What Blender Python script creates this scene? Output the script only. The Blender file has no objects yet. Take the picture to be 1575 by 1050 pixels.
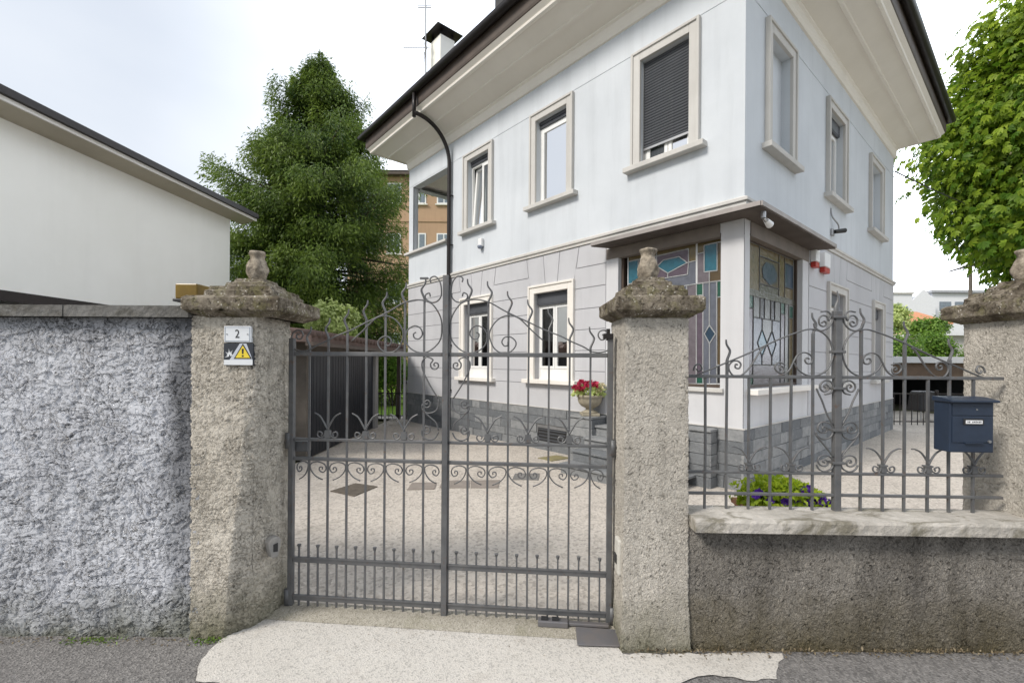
import bpy, bmesh, math, random
import numpy as np
from mathutils import Vector, Matrix
R = math.radians
random.seed(7); rng = np.random.default_rng(7)
scene = bpy.context.scene
col = scene.collection

# ------------------------------------------------------------------ camera
FPX, CX, CY, ROLL, EYE = 701.0, 787.5, 558.0, R(0.4), 1.6
cam_d = bpy.data.cameras.new('camera'); cam = bpy.data.objects.new('camera', cam_d); col.objects.link(cam)
cam_d.sensor_fit = 'HORIZONTAL'; cam_d.sensor_width = 36.0; cam_d.lens = FPX / 1575 * 36
cam_d.shift_y = (CY - 525) / 1575; cam_d.clip_start = 0.05; cam_d.clip_end = 2000
cam.matrix_world = Matrix.Translation((0, 0, EYE)) @ Matrix.Rotation(R(90), 4, 'X') @ Matrix.Rotation(ROLL, 4, 'Z')
scene.camera = cam
scene.render.resolution_x, scene.render.resolution_y = 1024, 682

# ------------------------------------------------------------------ sky, sun, exposure
SUN_DIR = Vector((-0.74, -0.50, 0.80)).normalized()          # towards the sun
sun_el = math.asin(SUN_DIR.z); sun_az = math.atan2(SUN_DIR.x, SUN_DIR.y)
world = bpy.data.worlds.new('World'); scene.world = world; world.use_nodes = True
wn = world.node_tree.nodes; wl = world.node_tree.links
for n_ in list(wn): wn.remove(n_)
w_out = wn.new('ShaderNodeOutputWorld'); w_bg = wn.new('ShaderNodeBackground'); w_bg.inputs['Strength'].default_value = 0.12
w_sky = wn.new('ShaderNodeTexSky'); w_sky.sky_type = 'NISHITA'; w_sky.sun_disc = False
w_sky.sun_elevation = sun_el; w_sky.sun_rotation = sun_az; w_sky.dust_density = 2.0
w_tc = wn.new('ShaderNodeTexCoord'); w_map = wn.new('ShaderNodeMapping'); w_map.inputs['Scale'].default_value = (1.0, 1.0, 2.2)
w_no = wn.new('ShaderNodeTexNoise'); w_no.inputs['Scale'].default_value = 1.5; w_no.inputs['Detail'].default_value = 5; w_no.inputs['Roughness'].default_value = 0.45
w_ra = wn.new('ShaderNodeValToRGB'); w_ra.color_ramp.elements[0].position = 0.3; w_ra.color_ramp.elements[0].color = (.80, .80, .80, 1)
w_ra.color_ramp.elements[1].position = 0.7; w_ra.color_ramp.elements[1].color = (.985, .985, .985, 1)
w_cc = wn.new('ShaderNodeValToRGB'); w_cc.color_ramp.elements[0].position = 0.32; w_cc.color_ramp.elements[0].color = (4.5, 4.85, 5.4, 1)
w_cc.color_ramp.elements[1].position = 0.72; w_cc.color_ramp.elements[1].color = (5.4, 5.65, 6.0, 1)
w_mix = wn.new('ShaderNodeMix'); w_mix.data_type = 'RGBA'
wl.new(w_tc.outputs['Generated'], w_map.inputs['Vector']); wl.new(w_map.outputs[0], w_no.inputs['Vector'])
wl.new(w_no.outputs['Fac'], w_ra.inputs[0]); wl.new(w_no.outputs['Fac'], w_cc.inputs[0])
# the overcast is thinner, so brighter, towards the right, as the photograph shows
w_dot = wn.new('ShaderNodeVectorMath'); w_dot.operation = 'DOT_PRODUCT'; w_dot.inputs[1].default_value = (.72, .69, .05)
w_gr = wn.new('ShaderNodeMapRange'); w_gr.interpolation_type = 'SMOOTHSTEP'; w_gr.inputs['From Min'].default_value = .05; w_gr.inputs['From Max'].default_value = 1.0; w_gr.inputs['To Min'].default_value = 1.0; w_gr.inputs['To Max'].default_value = 3.4
w_sc = wn.new('ShaderNodeVectorMath'); w_sc.operation = 'SCALE'
wl.new(w_tc.outputs['Generated'], w_dot.inputs[0]); wl.new(w_dot.outputs['Value'], w_gr.inputs['Value']); wl.new(w_cc.outputs[0], w_sc.inputs[0]); wl.new(w_gr.outputs[0], w_sc.inputs['Scale'])
wl.new(w_ra.outputs[0], w_mix.inputs['Factor']); wl.new(w_sky.outputs[0], w_mix.inputs['A']); wl.new(w_sc.outputs[0], w_mix.inputs['B'])
wl.new(w_mix.outputs['Result'], w_bg.inputs['Color']); wl.new(w_bg.outputs[0], w_out.inputs[0])
sun_d = bpy.data.lights.new('sun', 'SUN'); sun_d.energy = 2.3; sun_d.angle = R(15); sun_d.color = (1.0, 0.945, 0.87)
sun = bpy.data.objects.new('sun', sun_d); col.objects.link(sun)
sun.rotation_euler = (-SUN_DIR).to_track_quat('-Z', 'Y').to_euler(); sun.location = (-8, -8, 14)
vs = scene.view_settings; vs.view_transform = 'Standard'; vs.look = 'None'; vs.gamma = 1.0; vs.use_curve_mapping = False; vs.exposure = 0.54
scene.render.engine = 'CYCLES'

# ------------------------------------------------------------------ pixel -> place helpers
def ray(px, py):
    u = (px - CX) / FPX; v = (CY - py) / FPX
    return Vector((u * math.cos(ROLL) - v * math.sin(ROLL), 1.0, u * math.sin(ROLL) + v * math.cos(ROLL)))
def on_ground(px, py, z=0.0):
    r = ray(px, py); t = (z - EYE) / r.z
    return Vector((r.x * t, t, z))
def at_depth(px, py, d):
    r = ray(px, py); return Vector((r.x * d, d, EYE + r.z * d))
class Fac:
    """a vertical plane: u along it, z up, o outwards"""
    def __init__(s, p0, d, n): s.p = Vector((p0[0], p0[1], 0)); s.d = Vector((d[0], d[1], 0)).normalized(); s.n = Vector((n[0], n[1], 0)).normalized()
    def at(s, u, z, o=0.0): return s.p + s.d * u + s.n * o + Vector((0, 0, z))
    def hit(s, px, py, o=0.0):
        r = ray(px, py); p = s.p + s.n * o
        det = -r.x * s.d.y + s.d.x * r.y
        t = (-p.x * s.d.y + s.d.x * p.y) / det
        return ((Vector((r.x * t, r.y * t, 0)) - p).dot(s.d), EYE + r.z * t)

# ------------------------------------------------------------------ mesh builder and object helpers
class MB:
    def __init__(s): s.v = []; s.f = []
    def poly(s, pts):
        b = len(s.v); s.v += [tuple(p) for p in pts]; s.f.append(tuple(range(b, b + len(pts)))); return s
    def prism(s, pts, ext):
        ext = Vector(ext); n = len(pts); b = len(s.v)
        s.v += [tuple(Vector(p)) for p in pts] + [tuple(Vector(p) + ext) for p in pts]
        s.f.append(tuple(range(b, b + n))); s.f.append(tuple(range(b + 2 * n - 1, b + n - 1, -1)))
        for i in range(n):
            j = (i + 1) % n; s.f.append((b + i, b + n + i, b + n + j, b + j))
        return s
    def box(s, x0, x1, y0, y1, z0, z1):
        return s.prism([(x0, y0, z0), (x1, y0, z0), (x1, y1, z0), (x0, y1, z0)], (0, 0, z1 - z0))
    def fbox(s, fac, u0, u1, z0, z1, o0, o1):
        return s.prism([fac.at(u0, z0, o0), fac.at(u1, z0, o0), fac.at(u1, z1, o0), fac.at(u0, z1, o0)], fac.n * (o1 - o0))
    def fpoly(s, fac, uz, o0, o1):
        return s.prism([fac.at(u, z, o0) for u, z in uz], fac.n * (o1 - o0))
    def frustum(s, cx, cy, z0, z1, a0, b0, a1, b1):
        b = len(s.v)
        for z, a, c in ((z0, a0, b0), (z1, a1, b1)):
            s.v += [(cx - a, cy - c, z), (cx + a, cy - c, z), (cx + a, cy + c, z), (cx - a, cy + c, z)]
        s.f += [(b, b + 3, b + 2, b + 1), (b + 4, b + 5, b + 6, b + 7)]
        for i in range(4):
            j = (i + 1) % 4; s.f.append((b + i, b + j, b + 4 + j, b + 4 + i))
        return s
    def tube(s, path, r, n=6, up=None, flat=1.0):
        path = [Vector(p) for p in path]; m = len(path); b = len(s.v)
        rs = r if isinstance(r, (list, tuple)) else [r] * m
        ref = Vector(up) if up is not None else None
        for i, p in enumerate(path):
            t = (path[min(i + 1, m - 1)] - path[max(i - 1, 0)])
            t = t.normalized() if t.length > 1e-9 else Vector((0, 0, 1))
            if ref is None: ref = Vector((0, 0, 1)) if abs(t.z) < .9 else Vector((0, 1, 0))
            a = t.cross(ref)
            a = a.normalized() if a.length > 1e-6 else Vector((1, 0, 0))
            c = a.cross(t).normalized()
            if up is None: ref = c
            for k in range(n):
                th = 2 * math.pi * (k + .5) / n
                s.v.append(tuple(p + a * (math.cos(th) * rs[i]) + c * (math.sin(th) * rs[i] * flat)))
        for i in range(m - 1):
            for k in range(n):
                k2 = (k + 1) % n
                s.f.append((b + i * n + k, b + i * n + k2, b + (i + 1) * n + k2, b + (i + 1) * n + k))
        s.f.append(tuple(b + k for k in range(n - 1, -1, -1))); s.f.append(tuple(b + (m - 1) * n + k for k in range(n)))
        return s
    def lathe(s, prof, c, n=20, wob=None):
        b = len(s.v); c = Vector(c); m = len(prof)
        for i, (r, z) in enumerate(prof):
            for k in range(n):
                th = 2 * math.pi * k / n; rr = r * (wob(th, z) if wob else 1)
                s.v.append((c.x + rr * math.cos(th), c.y + rr * math.sin(th), c.z + z))
        for i in range(m - 1):
            for k in range(n):
                k2 = (k + 1) % n; s.f.append((b + i * n + k, b + i * n + k2, b + (i + 1) * n + k2, b + (i + 1) * n + k))
        s.f.append(tuple(b + k for k in range(n - 1, -1, -1))); s.f.append(tuple(b + (m - 1) * n + k for k in range(n)))
        return s
    def gridquad(s, p00, p10, p11, p01, step):
        p00, p10, p11, p01 = map(Vector, (p00, p10, p11, p01))
        nu = max(1, round(max((p10 - p00).length, (p11 - p01).length) / step)); nv = max(1, round(max((p01 - p00).length, (p11 - p10).length) / step))
        b = len(s.v)
        for j in range(nv + 1):
            l = p00.lerp(p01, j / nv); r = p10.lerp(p11, j / nv)
            s.v += [tuple(l.lerp(r, i / nu)) for i in range(nu + 1)]
        for j in range(nv):
            for i in range(nu):
                a = b + j * (nu + 1) + i; s.f.append((a, a + 1, a + nu + 2, a + nu + 1))
        return s
    def gridloft(s, rings, zs, step, top=True):
        """rings: list of equal-length xy polygons (counter-clockwise) at heights zs; finely divided and welded later"""
        m = len(rings[0])
        for a, b_, z0, z1 in zip(rings[:-1], rings[1:], zs[:-1], zs[1:]):
            for i in range(m):
                j = (i + 1) % m
                s.gridquad((*a[i], z0), (*a[j], z0), (*b_[j], z1), (*b_[i], z1), step)
        if top and m == 4:
            t = rings[-1]; s.gridquad((*t[0], zs[-1]), (*t[1], zs[-1]), (*t[2], zs[-1]), (*t[3], zs[-1]), step)
        return s
    def build(s, name, mat, parent=None, smooth=False, bevel=0.0, weld=0.0, seg=2):
        me = bpy.data.meshes.new(name)
        off = Vector(LOC[parent.name]) if parent is not None else Vector((0, 0, 0))
        v = np.array(s.v, dtype=np.float64) - np.array(off)
        me.from_pydata(v.tolist(), [], s.f)
        bm = bmesh.new(); bm.from_mesh(me)
        if weld > 0: bmesh.ops.remove_doubles(bm, verts=bm.verts, dist=weld)
        bmesh.ops.recalc_face_normals(bm, faces=bm.faces)
        bm.to_mesh(me); bm.free()
        return link_mesh(name, me, mat, parent, smooth, bevel, seg)
LOC = {}
def link_mesh(name, me, mat, parent=None, smooth=False, bevel=0.0, seg=2):
    o = bpy.data.objects.new(name, me); col.objects.link(o)
    if mat is not None and not me.materials: me.materials.append(mat)
    if smooth: me.polygons.foreach_set('use_smooth', [True] * len(me.polygons))
    if parent is not None: o.parent = parent; LOC[o.name] = LOC[parent.name]
    else: LOC[o.name] = (0, 0, 0)
    if bevel > 0:
        b = o.modifiers.new('bevel', 'BEVEL'); b.width = bevel; b.segments = seg; b.limit_method = 'ANGLE'; b.angle_limit = R(40); b.harden_normals = False
    return o
def thing(name, loc, label, cat, group=None):
    o = bpy.data.objects.new(name, None); col.objects.link(o); o.location = loc; o.empty_display_size = .1
    LOC[o.name] = tuple(loc); return tag(o, label, cat, group)
def tag(o, label, cat, group=None):
    o['label'] = label; o['category'] = cat
    if group: o['group'] = group
    return o
def kind(o, k, label=None):
    o['kind'] = k
    if label: o['label'] = label
    return o
def catmull(pts, k=6):
    pts = [Vector(p) for p in pts]; out = []
    for i in range(len(pts) - 1):
        p0 = pts[max(i - 1, 0)]; p1 = pts[i]; p2 = pts[i + 1]; p3 = pts[min(i + 2, len(pts) - 1)]
        for j in range(k):
            t = j / k; t2 = t * t; t3 = t2 * t
            out.append(.5 * ((2 * p1) + (-p0 + p2) * t + (2 * p0 - 5 * p1 + 4 * p2 - p3) * t2 + (-p0 + 3 * p1 - 3 * p2 + p3) * t3))
    out.append(pts[-1]); return out

# ------------------------------------------------------------------ materials
class NT:
    def __init__(s, name):
        s.m = bpy.data.materials.new(name); s.m.use_nodes = True; s.t = s.m.node_tree
        s.b = s.t.nodes['Principled BSDF']; s.out = s.t.nodes['Material Output']
        s.tc = s.t.nodes.new('ShaderNodeTexCoord'); s.co = s.tc.outputs['Object']
    def n(s, typ, **kw):
        x = s.t.nodes.new(typ)
        for k, v in kw.items():
            if k.startswith('_'): setattr(x, k[1:], v)
            else:
                k = k.replace('_', ' ')
                sock = x.inputs[k] if k in x.inputs else x.inputs[int(k[1:])]
                if hasattr(v, 'is_output') or hasattr(v, 'links'): s.t.links.new(v, sock)
                else: sock.default_value = v
        return x
    def noise(s, scale, detail=6, rough=.55, dist=0, vec=None, typ='FBM', out='Fac'):
        return s.n('ShaderNodeTexNoise', _noise_type=typ, Scale=scale, Detail=detail, Roughness=rough, Distortion=dist, Vector=vec or s.co).outputs[out]
    def vor(s, scale, feat='F1', rnd=1.0, out='Distance', vec=None):
        return s.n('ShaderNodeTexVoronoi', _feature=feat, Scale=scale, Randomness=rnd, Vector=vec or s.co).outputs[out]
    def map(s, scale=(1, 1, 1), loc=(0, 0, 0), rot=(0, 0, 0)):
        return s.n('ShaderNodeMapping', Vector=s.co, Scale=scale, Location=loc, Rotation=rot).outputs[0]
    def ramp(s, fac, a, b, ca=(0, 0, 0, 1), cb=(1, 1, 1, 1)):
        x = s.n('ShaderNodeValToRGB', Fac=fac); e = x.color_ramp.elements
        e[0].position = a; e[0].color = (*ca[:3], 1); e[1].position = b; e[1].color = (*cb[:3], 1); return x.outputs[0]
    def mr(s, v, a, b, c=0.0, d=1.0):
        return s.n('ShaderNodeMapRange', Value=v, From_Min=a, From_Max=b, To_Min=c, To_Max=d).outputs[0]
    def mix(s, fac, a, b, mode='MIX'):
        x = s.t.nodes.new('ShaderNodeMix'); x.data_type = 'RGBA'; x.blend_type = mode
        for sock, v in ((x.inputs['Factor'], fac), (x.inputs['A'], a), (x.inputs['B'], b)):
            if hasattr(v, 'links'): s.t.links.new(v, sock)
            elif isinstance(v, (int, float)): sock.default_value = v
            else: sock.default_value = (*v[:3], 1)
        return x.outputs['Result']
    def math(s, op, a, b=0.0, c=0.0):
        x = s.t.nodes.new('ShaderNodeMath'); x.operation = op
        for i, v in enumerate((a, b, c)):
            if hasattr(v, 'links'): s.t.links.new(v, x.inputs[i])
            else: x.inputs[i].default_value = v
        return x.outputs[0]
    def xyz(s, vec=None):
        return s.n('ShaderNodeSeparateXYZ', Vector=vec or s.co).outputs
    def set(s, color=None, rough=None, metal=None, spec=None, **kw):
        for k, v in (('Base Color', color), ('Roughness', rough), ('Metallic', metal), ('Specular IOR Level', spec)):
            if v is None: continue
            if hasattr(v, 'links'): s.t.links.new(v, s.b.inputs[k])
            elif k == 'Base Color': s.b.inputs[k].default_value = (*v[:3], 1)
            else: s.b.inputs[k].default_value = v
        return s
    def bump(s, h, dist=.01, strength=1.0, nrm=None):
        x = s.n('ShaderNodeBump', Height=h, Distance=dist, Strength=strength)
        if nrm is not None: s.t.links.new(nrm, x.inputs['Normal'])
        s.t.links.new(x.outputs[0], s.b.inputs['Normal']); return x.outputs[0]
    def disp(s, h, scale, mid=.5):
        x = s.n('ShaderNodeDisplacement', Height=h, Scale=scale, Midlevel=mid)
        s.t.links.new(x.outputs[0], s.out.inputs['Displacement']); s.m.displacement_method = 'BOTH'
def plain(name, c, c2=None, scale=4.0, rough=.7, metal=0.0, spec=.4, bump=0.0, bscale=80.0, lo=.35, hi=.65):
    k = NT(name)
    c2 = c2 or tuple(x * .8 for x in c)
    f = k.mr(k.noise(scale, 8, .6), lo, hi)
    k.set(k.mix(f, c, c2), rough, metal, spec)
    if bump: k.bump(k.noise(bscale, 4, .6), bump)
    return k.m

def rough_plaster(name, ca, cb, amp, scale, dirt, dirt_h, specks=0.0, streak=0.0, flakes=True, moss=(.085, .085, .035), band=None, grain=.006):
    """thrown plaster: real displacement, broad stains, run marks and a splash zone near the ground"""
    k = NT(name)
    o2 = k.map((1, 1, 1), (3.1, 1.7, 5.3)); o3 = k.map((1.15, 1.15, .9), (7.7, 2.2, .4), (0, .5, 0))
    base = k.noise(scale * .8, 5, .6, 1.0)
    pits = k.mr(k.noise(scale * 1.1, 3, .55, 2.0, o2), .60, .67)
    if flakes:                                                        # overlapping torn plates with sharp lips
        o4 = k.map((.8, .8, 1.25), (1.2, 6.1, 2.2), (0, -.45, 0))
        n1 = k.noise(scale * .62, 3, .5, 2.2, o4); n2 = k.noise(scale * 1.15, 3, .5, 2.2, o3); n3 = k.noise(scale * 2.1, 2, .5, 1.4, o2)
        f1 = k.mr(n1, .48, .512); f2 = k.mr(n2, .475, .515); f3 = k.mr(n3, .46, .53)
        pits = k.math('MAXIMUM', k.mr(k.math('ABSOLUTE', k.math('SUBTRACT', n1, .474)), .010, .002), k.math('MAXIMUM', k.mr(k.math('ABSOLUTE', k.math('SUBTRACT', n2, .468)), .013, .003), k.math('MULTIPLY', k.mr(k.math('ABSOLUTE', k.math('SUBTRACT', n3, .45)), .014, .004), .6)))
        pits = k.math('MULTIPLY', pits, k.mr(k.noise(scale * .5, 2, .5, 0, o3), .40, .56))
        soft = k.noise(scale * .8, 2, .45, .6)
        h = k.math('ADD', k.math('ADD', k.math('MULTIPLY', f1, .30), k.math('MULTIPLY', f2, .26)), k.math('ADD', k.math('MULTIPLY', f3, .13), k.math('MULTIPLY', soft, .6)))
    else:
        f3 = k.mr(k.noise(scale * 1.6, 4, .6, 1.6, o3), .42, .58)
        h = k.math('ADD', k.math('MULTIPLY', base, .75), k.math('MULTIPLY', f3, .3))
    h = k.math('SUBTRACT', h, k.math('MULTIPLY', pits, .20 if flakes else .42))
    big = k.noise(2.2, 5, .6)
    c = k.mix(k.mr(big, .35, .68), ca, cb)
    c = k.mix(k.math('MULTIPLY', k.mr(k.noise(9, 6, .65), .48, .75), .22 if flakes else .4), c, tuple(x * .6 for x in ca))
    c = k.mix(k.math('MULTIPLY', k.mr(k.noise(scale * 1.9, 5, .7, .5, o3), .52, .70), .10 if flakes else .30), c, tuple(min(1, x * 1.35) for x in ca))
    c = k.mix(k.math('MULTIPLY', pits, .50), c, tuple(x * .35 for x in cb))  # paints shade into pits and plate crevices, plus dirt gathered in the crevices
    xyz = k.xyz(); z = xyz[2]
    if streak:
        st = k.noise(4.5, 5, .6, .3, k.map((1.0, 1.0, .14)))
        c = k.mix(k.math('MULTIPLY', k.mr(st, .52, .72), streak), c, tuple(x * .42 for x in cb))
    if band:                                                          # a dark run of rain dirt beside the pillar
        bx0, bw = band
        bd = k.mr(k.math('ABSOLUTE', k.math('ADD', k.math('SUBTRACT', xyz[0], bx0), k.math('MULTIPLY', k.math('SUBTRACT', k.noise(4, 4), .5), .16))), bw, bw * .25)
        bd = k.math('MULTIPLY', bd, k.mr(k.math('ADD', z, k.math('MULTIPLY', k.noise(3, 4), .8)), .35, 1.5, .2, .95))
        c = k.mix(bd, c, tuple(x * .30 for x in cb))
        tp = k.math('MULTIPLY', k.mr(k.math('ADD', z, k.math('MULTIPLY', k.noise(6, 5, .65), .35)), 1.78, 2.02), .7)
        c = k.mix(tp, c, tuple(x * .38 for x in cb))
    dm = k.math('MULTIPLY', k.mr(k.math('ADD', z, k.math('MULTIPLY', k.noise(5, 4, .6), .5)), .22 + dirt_h, .22, 0, 1), dirt)
    c = k.mix(dm, c, moss)
    if specks:
        sp = k.mr(k.vor(130, 'F1'), .10, .22, 1, 0)
        gate = k.mr(k.noise(60, 2, .5), .48, .58)
        c = k.mix(k.math('MULTIPLY', k.math('MULTIPLY', sp, gate), specks), c, (.66, .63, .57))
        sp2 = k.mr(k.vor(80, 'F1', vec=o2), .10, .24, 1, 0)
        c = k.mix(k.math('MULTIPLY', k.math('MULTIPLY', sp2, k.mr(k.noise(40, 2, .5, vec=o2), .45, .55)), specks), c, (.06, .055, .045))
    k.set(c, .92, 0, .15)
    k.disp(h, amp, .45)
    k.bump(k.math('ADD', k.noise(scale * 6, 4, .65), k.math('MULTIPLY', k.vor(140), .1 if flakes else .5)), grain)
    return k.m

MAT = {}
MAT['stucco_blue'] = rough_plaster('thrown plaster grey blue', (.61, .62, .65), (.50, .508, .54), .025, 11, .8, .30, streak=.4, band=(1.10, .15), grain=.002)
MAT['stucco_plain'] = plain('plaster core', (.45, .46, .5), (.38, .39, .43), rough=.95, bump=.01, bscale=20)
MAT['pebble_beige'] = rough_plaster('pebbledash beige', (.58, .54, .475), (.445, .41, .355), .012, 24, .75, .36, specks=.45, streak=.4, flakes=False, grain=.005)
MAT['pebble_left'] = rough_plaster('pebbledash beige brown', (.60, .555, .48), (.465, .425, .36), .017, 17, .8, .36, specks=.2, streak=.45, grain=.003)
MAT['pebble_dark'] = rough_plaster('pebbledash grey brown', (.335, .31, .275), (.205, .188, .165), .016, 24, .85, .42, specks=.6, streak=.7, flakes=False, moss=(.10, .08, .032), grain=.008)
def stone_cap():
    k = NT('weathered cap stone')
    c = k.mix(k.mr(k.noise(9, 7, .7), .40, .60), (.10, .082, .06), (.30, .26, .205))
    c = k.mix(k.math('MULTIPLY', k.mr(k.noise(13, 6, .65, vec=k.map((1, 1, 1), (4, 4, 4))), .50, .64), .65), c, (.19, .175, .085))
    nz = k.xyz(k.n('ShaderNodeNewGeometry').outputs['Normal'])[2]
    li = k.mr(k.vor(55, 'F1'), .16, .28, 1, 0); gate = k.mr(k.noise(18, 4, .6), .47, .56)
    c = k.mix(k.math('MULTIPLY', k.math('MULTIPLY', li, gate), .9), c, (.66, .63, .56))
    dk = k.mr(k.noise(38, 4, .6, 1.2), .56, .66)
    c = k.mix(k.math('MULTIPLY', dk, .55), c, (.035, .03, .024))
    k.set(c, .95, 0, .1)
    k.disp(k.math('SUBTRACT', k.math('ADD', k.math('MULTIPLY', k.noise(34, 6, .7), .8), k.math('MULTIPLY', k.noise(9, 3), .4)), k.math('MULTIPLY', dk, .4)), .012, .6)
    k.bump(k.noise(110, 5, .7), .009)
    return k.m
MAT['cap'] = stone_cap()
def coping_mat(name, c1, c2, c3):
    k = NT(name)
    c = k.mix(k.mr(k.noise(5, 8, .65), .4, .6), c1, c2)
    c = k.mix(k.math('MULTIPLY', k.mr(k.noise(3.2, 7, .7, .8, k.map((1, 2.2, 1), (4, 2, 1))), .50, .62), .8), c, c3)
    li = k.mr(k.vor(85, 'F1'), .08, .2, 1, 0)
    c = k.mix(k.math('MULTIPLY', k.math('MULTIPLY', li, k.mr(k.noise(14, 4), .5, .6)), .5), c, (.6, .58, .52))
    k.set(c, .93, 0, .15); k.disp(k.noise(30, 6, .65), .010, .5); k.bump(k.noise(170, 4, .7), .003); return k.m
MAT['coping_right'] = coping_mat('coping concrete pale', (.54, .505, .455), (.38, .355, .315), (.15, .135, .095))
MAT['coping_left'] = coping_mat('coping concrete grey', (.20, .195, .185), (.13, .125, .115), (.09, .085, .07))
def iron():
    k = NT('painted iron grey')
    c = k.mix(k.mr(k.noise(9, 6, .6), .35, .7), (.10, .102, .106), (.15, .15, .15))
    c = k.mix(k.math('MULTIPLY', k.mr(k.noise(26, 6, .7), .58, .68), .6), c, (.13, .075, .045))
    k.set(c, .48, .25, .5); k.bump(k.noise(140, 4, .6), .0015); return k.m
MAT['iron'] = iron()
def house_paint(name, a, b, streak=.25):
    k = NT(name)
    c = k.mix(k.mr(k.noise(.9, 8, .6), .35, .7), a, b)
    st = k.noise(3.4, 7, .65, .2, k.map((1, 1, .08)))
    c = k.mix(k.math('MULTIPLY', k.mr(st, .5, .75), streak), c, tuple(x * .72 for x in b))
    k.set(c, .88, 0, .2); k.bump(k.math('ADD', k.noise(240, 3, .6), k.math('MULTIPLY', k.noise(14, 4), .6)), .003); return k.m
MAT['wall_white'] = house_paint('upper wall paint pale blue white', (.62, .65, .68), (.55, .58, .61), .34)
MAT['wall_grey'] = house_paint('ground wall paint light grey', (.53, .53, .545), (.465, .465, .48), .3)
MAT['wall_bay'] = house_paint('corner wall paint', (.61, .61, .62), (.54, .54, .55), .3)
MAT['wall_groove'] = plain('groove grey with recess shade', (.45, .45, .46), (.40, .40, .41), rough=.9)  # darker than the panels: recess shade of the grooves put into the colour
MAT['trim'] = house_paint('surround paint warm grey', (.60, .585, .555), (.51, .495, .465), .35)
MAT['trim_light'] = house_paint('surround paint ivory', (.80, .77, .72), (.72, .68, .62), .25)
MAT['soffit'] = house_paint('soffit paint', (.82, .78, .71), (.77, .73, .66), .1)
MAT['soffit_trim'] = house_paint('soffit bead paint', (.84, .80, .73), (.77, .73, .66), .1)
MAT['gutter'] = plain('brown black sheet metal', (.020, .017, .017), (.028, .023, .022), rough=.38, metal=.3, bump=.001)
MAT['fascia'] = plain('brown fascia board', (.10, .075, .06), (.065, .05, .04), rough=.6)
MAT['roof'] = plain('dark roof sheet', (.05, .048, .05), (.035, .033, .035), rough=.6, bump=.004)
def slab():
    k = NT('plinth grey stone')
    rnd = k.n('ShaderNodeObjectInfo').outputs['Random']
    c = k.mix(rnd, (.13, .14, .15), (.29, .295, .295))
    c = k.mix(k.math('MULTIPLY', k.mr(k.noise(9, 7, .65), .45, .7), .6), c, (.11, .118, .125))
    c = k.mix(k.math('MULTIPLY', k.mr(k.noise(22, 5, .6), .58, .68), .35), c, (.36, .36, .355))
    k.set(c, .8, 0, .3); k.bump(k.noise(34, 6, .65), .012); return k.m
MAT['slab'] = slab()
MAT['mortar'] = plain('plinth joint', (.20, .20, .20), (.14, .14, .14), rough=.95)
MAT['white_frame'] = plain('white window frame', (.80, .80, .78), (.74, .74, .72), rough=.45, spec=.5)
MAT['room'] = plain('room behind glass', (.045, .048, .05), (.03, .032, .034), rough=.9)
MAT['curtain'] = plain('white curtain', (.82, .82, .80), (.76, .76, .74), scale=2, rough=.9)
MAT['shutter'] = plain('anthracite roller shutter', (.075, .08, .09), (.06, .064, .072), rough=.5)
def glass(name, tint=(.9, .95, .95)):
    m = bpy.data.materials.new(name); m.use_nodes = True; t = m.node_tree; t.nodes.clear()
    o = t.nodes.new('ShaderNodeOutputMaterial'); mx = t.nodes.new('ShaderNodeMixShader'); tr = t.nodes.new('ShaderNodeBsdfTransparent'); gl = t.nodes.new('ShaderNodeBsdfGlossy')
    fr = t.nodes.new('ShaderNodeFresnel'); fr.inputs[0].default_value = 1.9
    no = t.nodes.new('ShaderNodeTexNoise'); no.inputs['Scale'].default_value = 2.5; bu = t.nodes.new('ShaderNodeBump'); bu.inputs['Distance'].default_value = .004; bu.inputs['Strength'].default_value = .4
    tcn = t.nodes.new('ShaderNodeTexCoord'); t.links.new(tcn.outputs['Object'], no.inputs['Vector']); t.links.new(no.outputs[0], bu.inputs['Height']); t.links.new(bu.outputs[0], gl.inputs['Normal'])
    tr.inputs[0].default_value = (*tint, 1); gl.inputs['Roughness'].default_value = .02
    t.links.new(fr.outputs[0], mx.inputs[0]); t.links.new(tr.outputs[0], mx.inputs[1]); t.links.new(gl.outputs[0], mx.inputs[2]); t.links.new(mx.outputs[0], o.inputs[0]); return m
MAT['glass'] = glass('window glass')
def stained(name, c):
    k = NT(name); k.set(k.mix(k.mr(k.noise(14, 4, .6), .3, .7), c, tuple(x * .7 for x in c)), .16, 0, .5); k.bump(k.noise(40, 3, .5), .0025); return k.m
GL = {n_: stained('stained glass ' + n_, c_) for n_, c_ in dict(teal=(.03, .13, .18), purple=(.105, .08, .105), amber=(.14, .105, .045), grey=(.125, .135, .165), green=(.02, .09, .06), blue=(.025, .055, .09), brown=(.10, .07, .035), dark=(.03, .03, .033), mauve=(.15, .13, .145), olive=(.085, .08, .055), pale=(.13, .13, .12)).items()}
MAT['lead'] = plain('pale glazing came', (.62, .63, .63), (.52, .53, .53), rough=.5)
MAT['lead_dark'] = plain('dull glazing came', (.20, .20, .19), (.16, .16, .15), rough=.5)
MAT['wood_dark'] = plain('dark brown joinery', (.085, .06, .045), (.055, .04, .03), rough=.55)
MAT['canopy'] = plain('canopy underside brown', (.10, .082, .070), (.075, .06, .05), rough=.8)
MAT['beam'] = plain('brown painted beam', (.20, .17, .145), (.15, .128, .11), rough=.8)
MAT['canopy_edge'] = plain('canopy metal edge', (.34, .31, .29), (.26, .235, .22), rough=.5, metal=.3)
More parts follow.
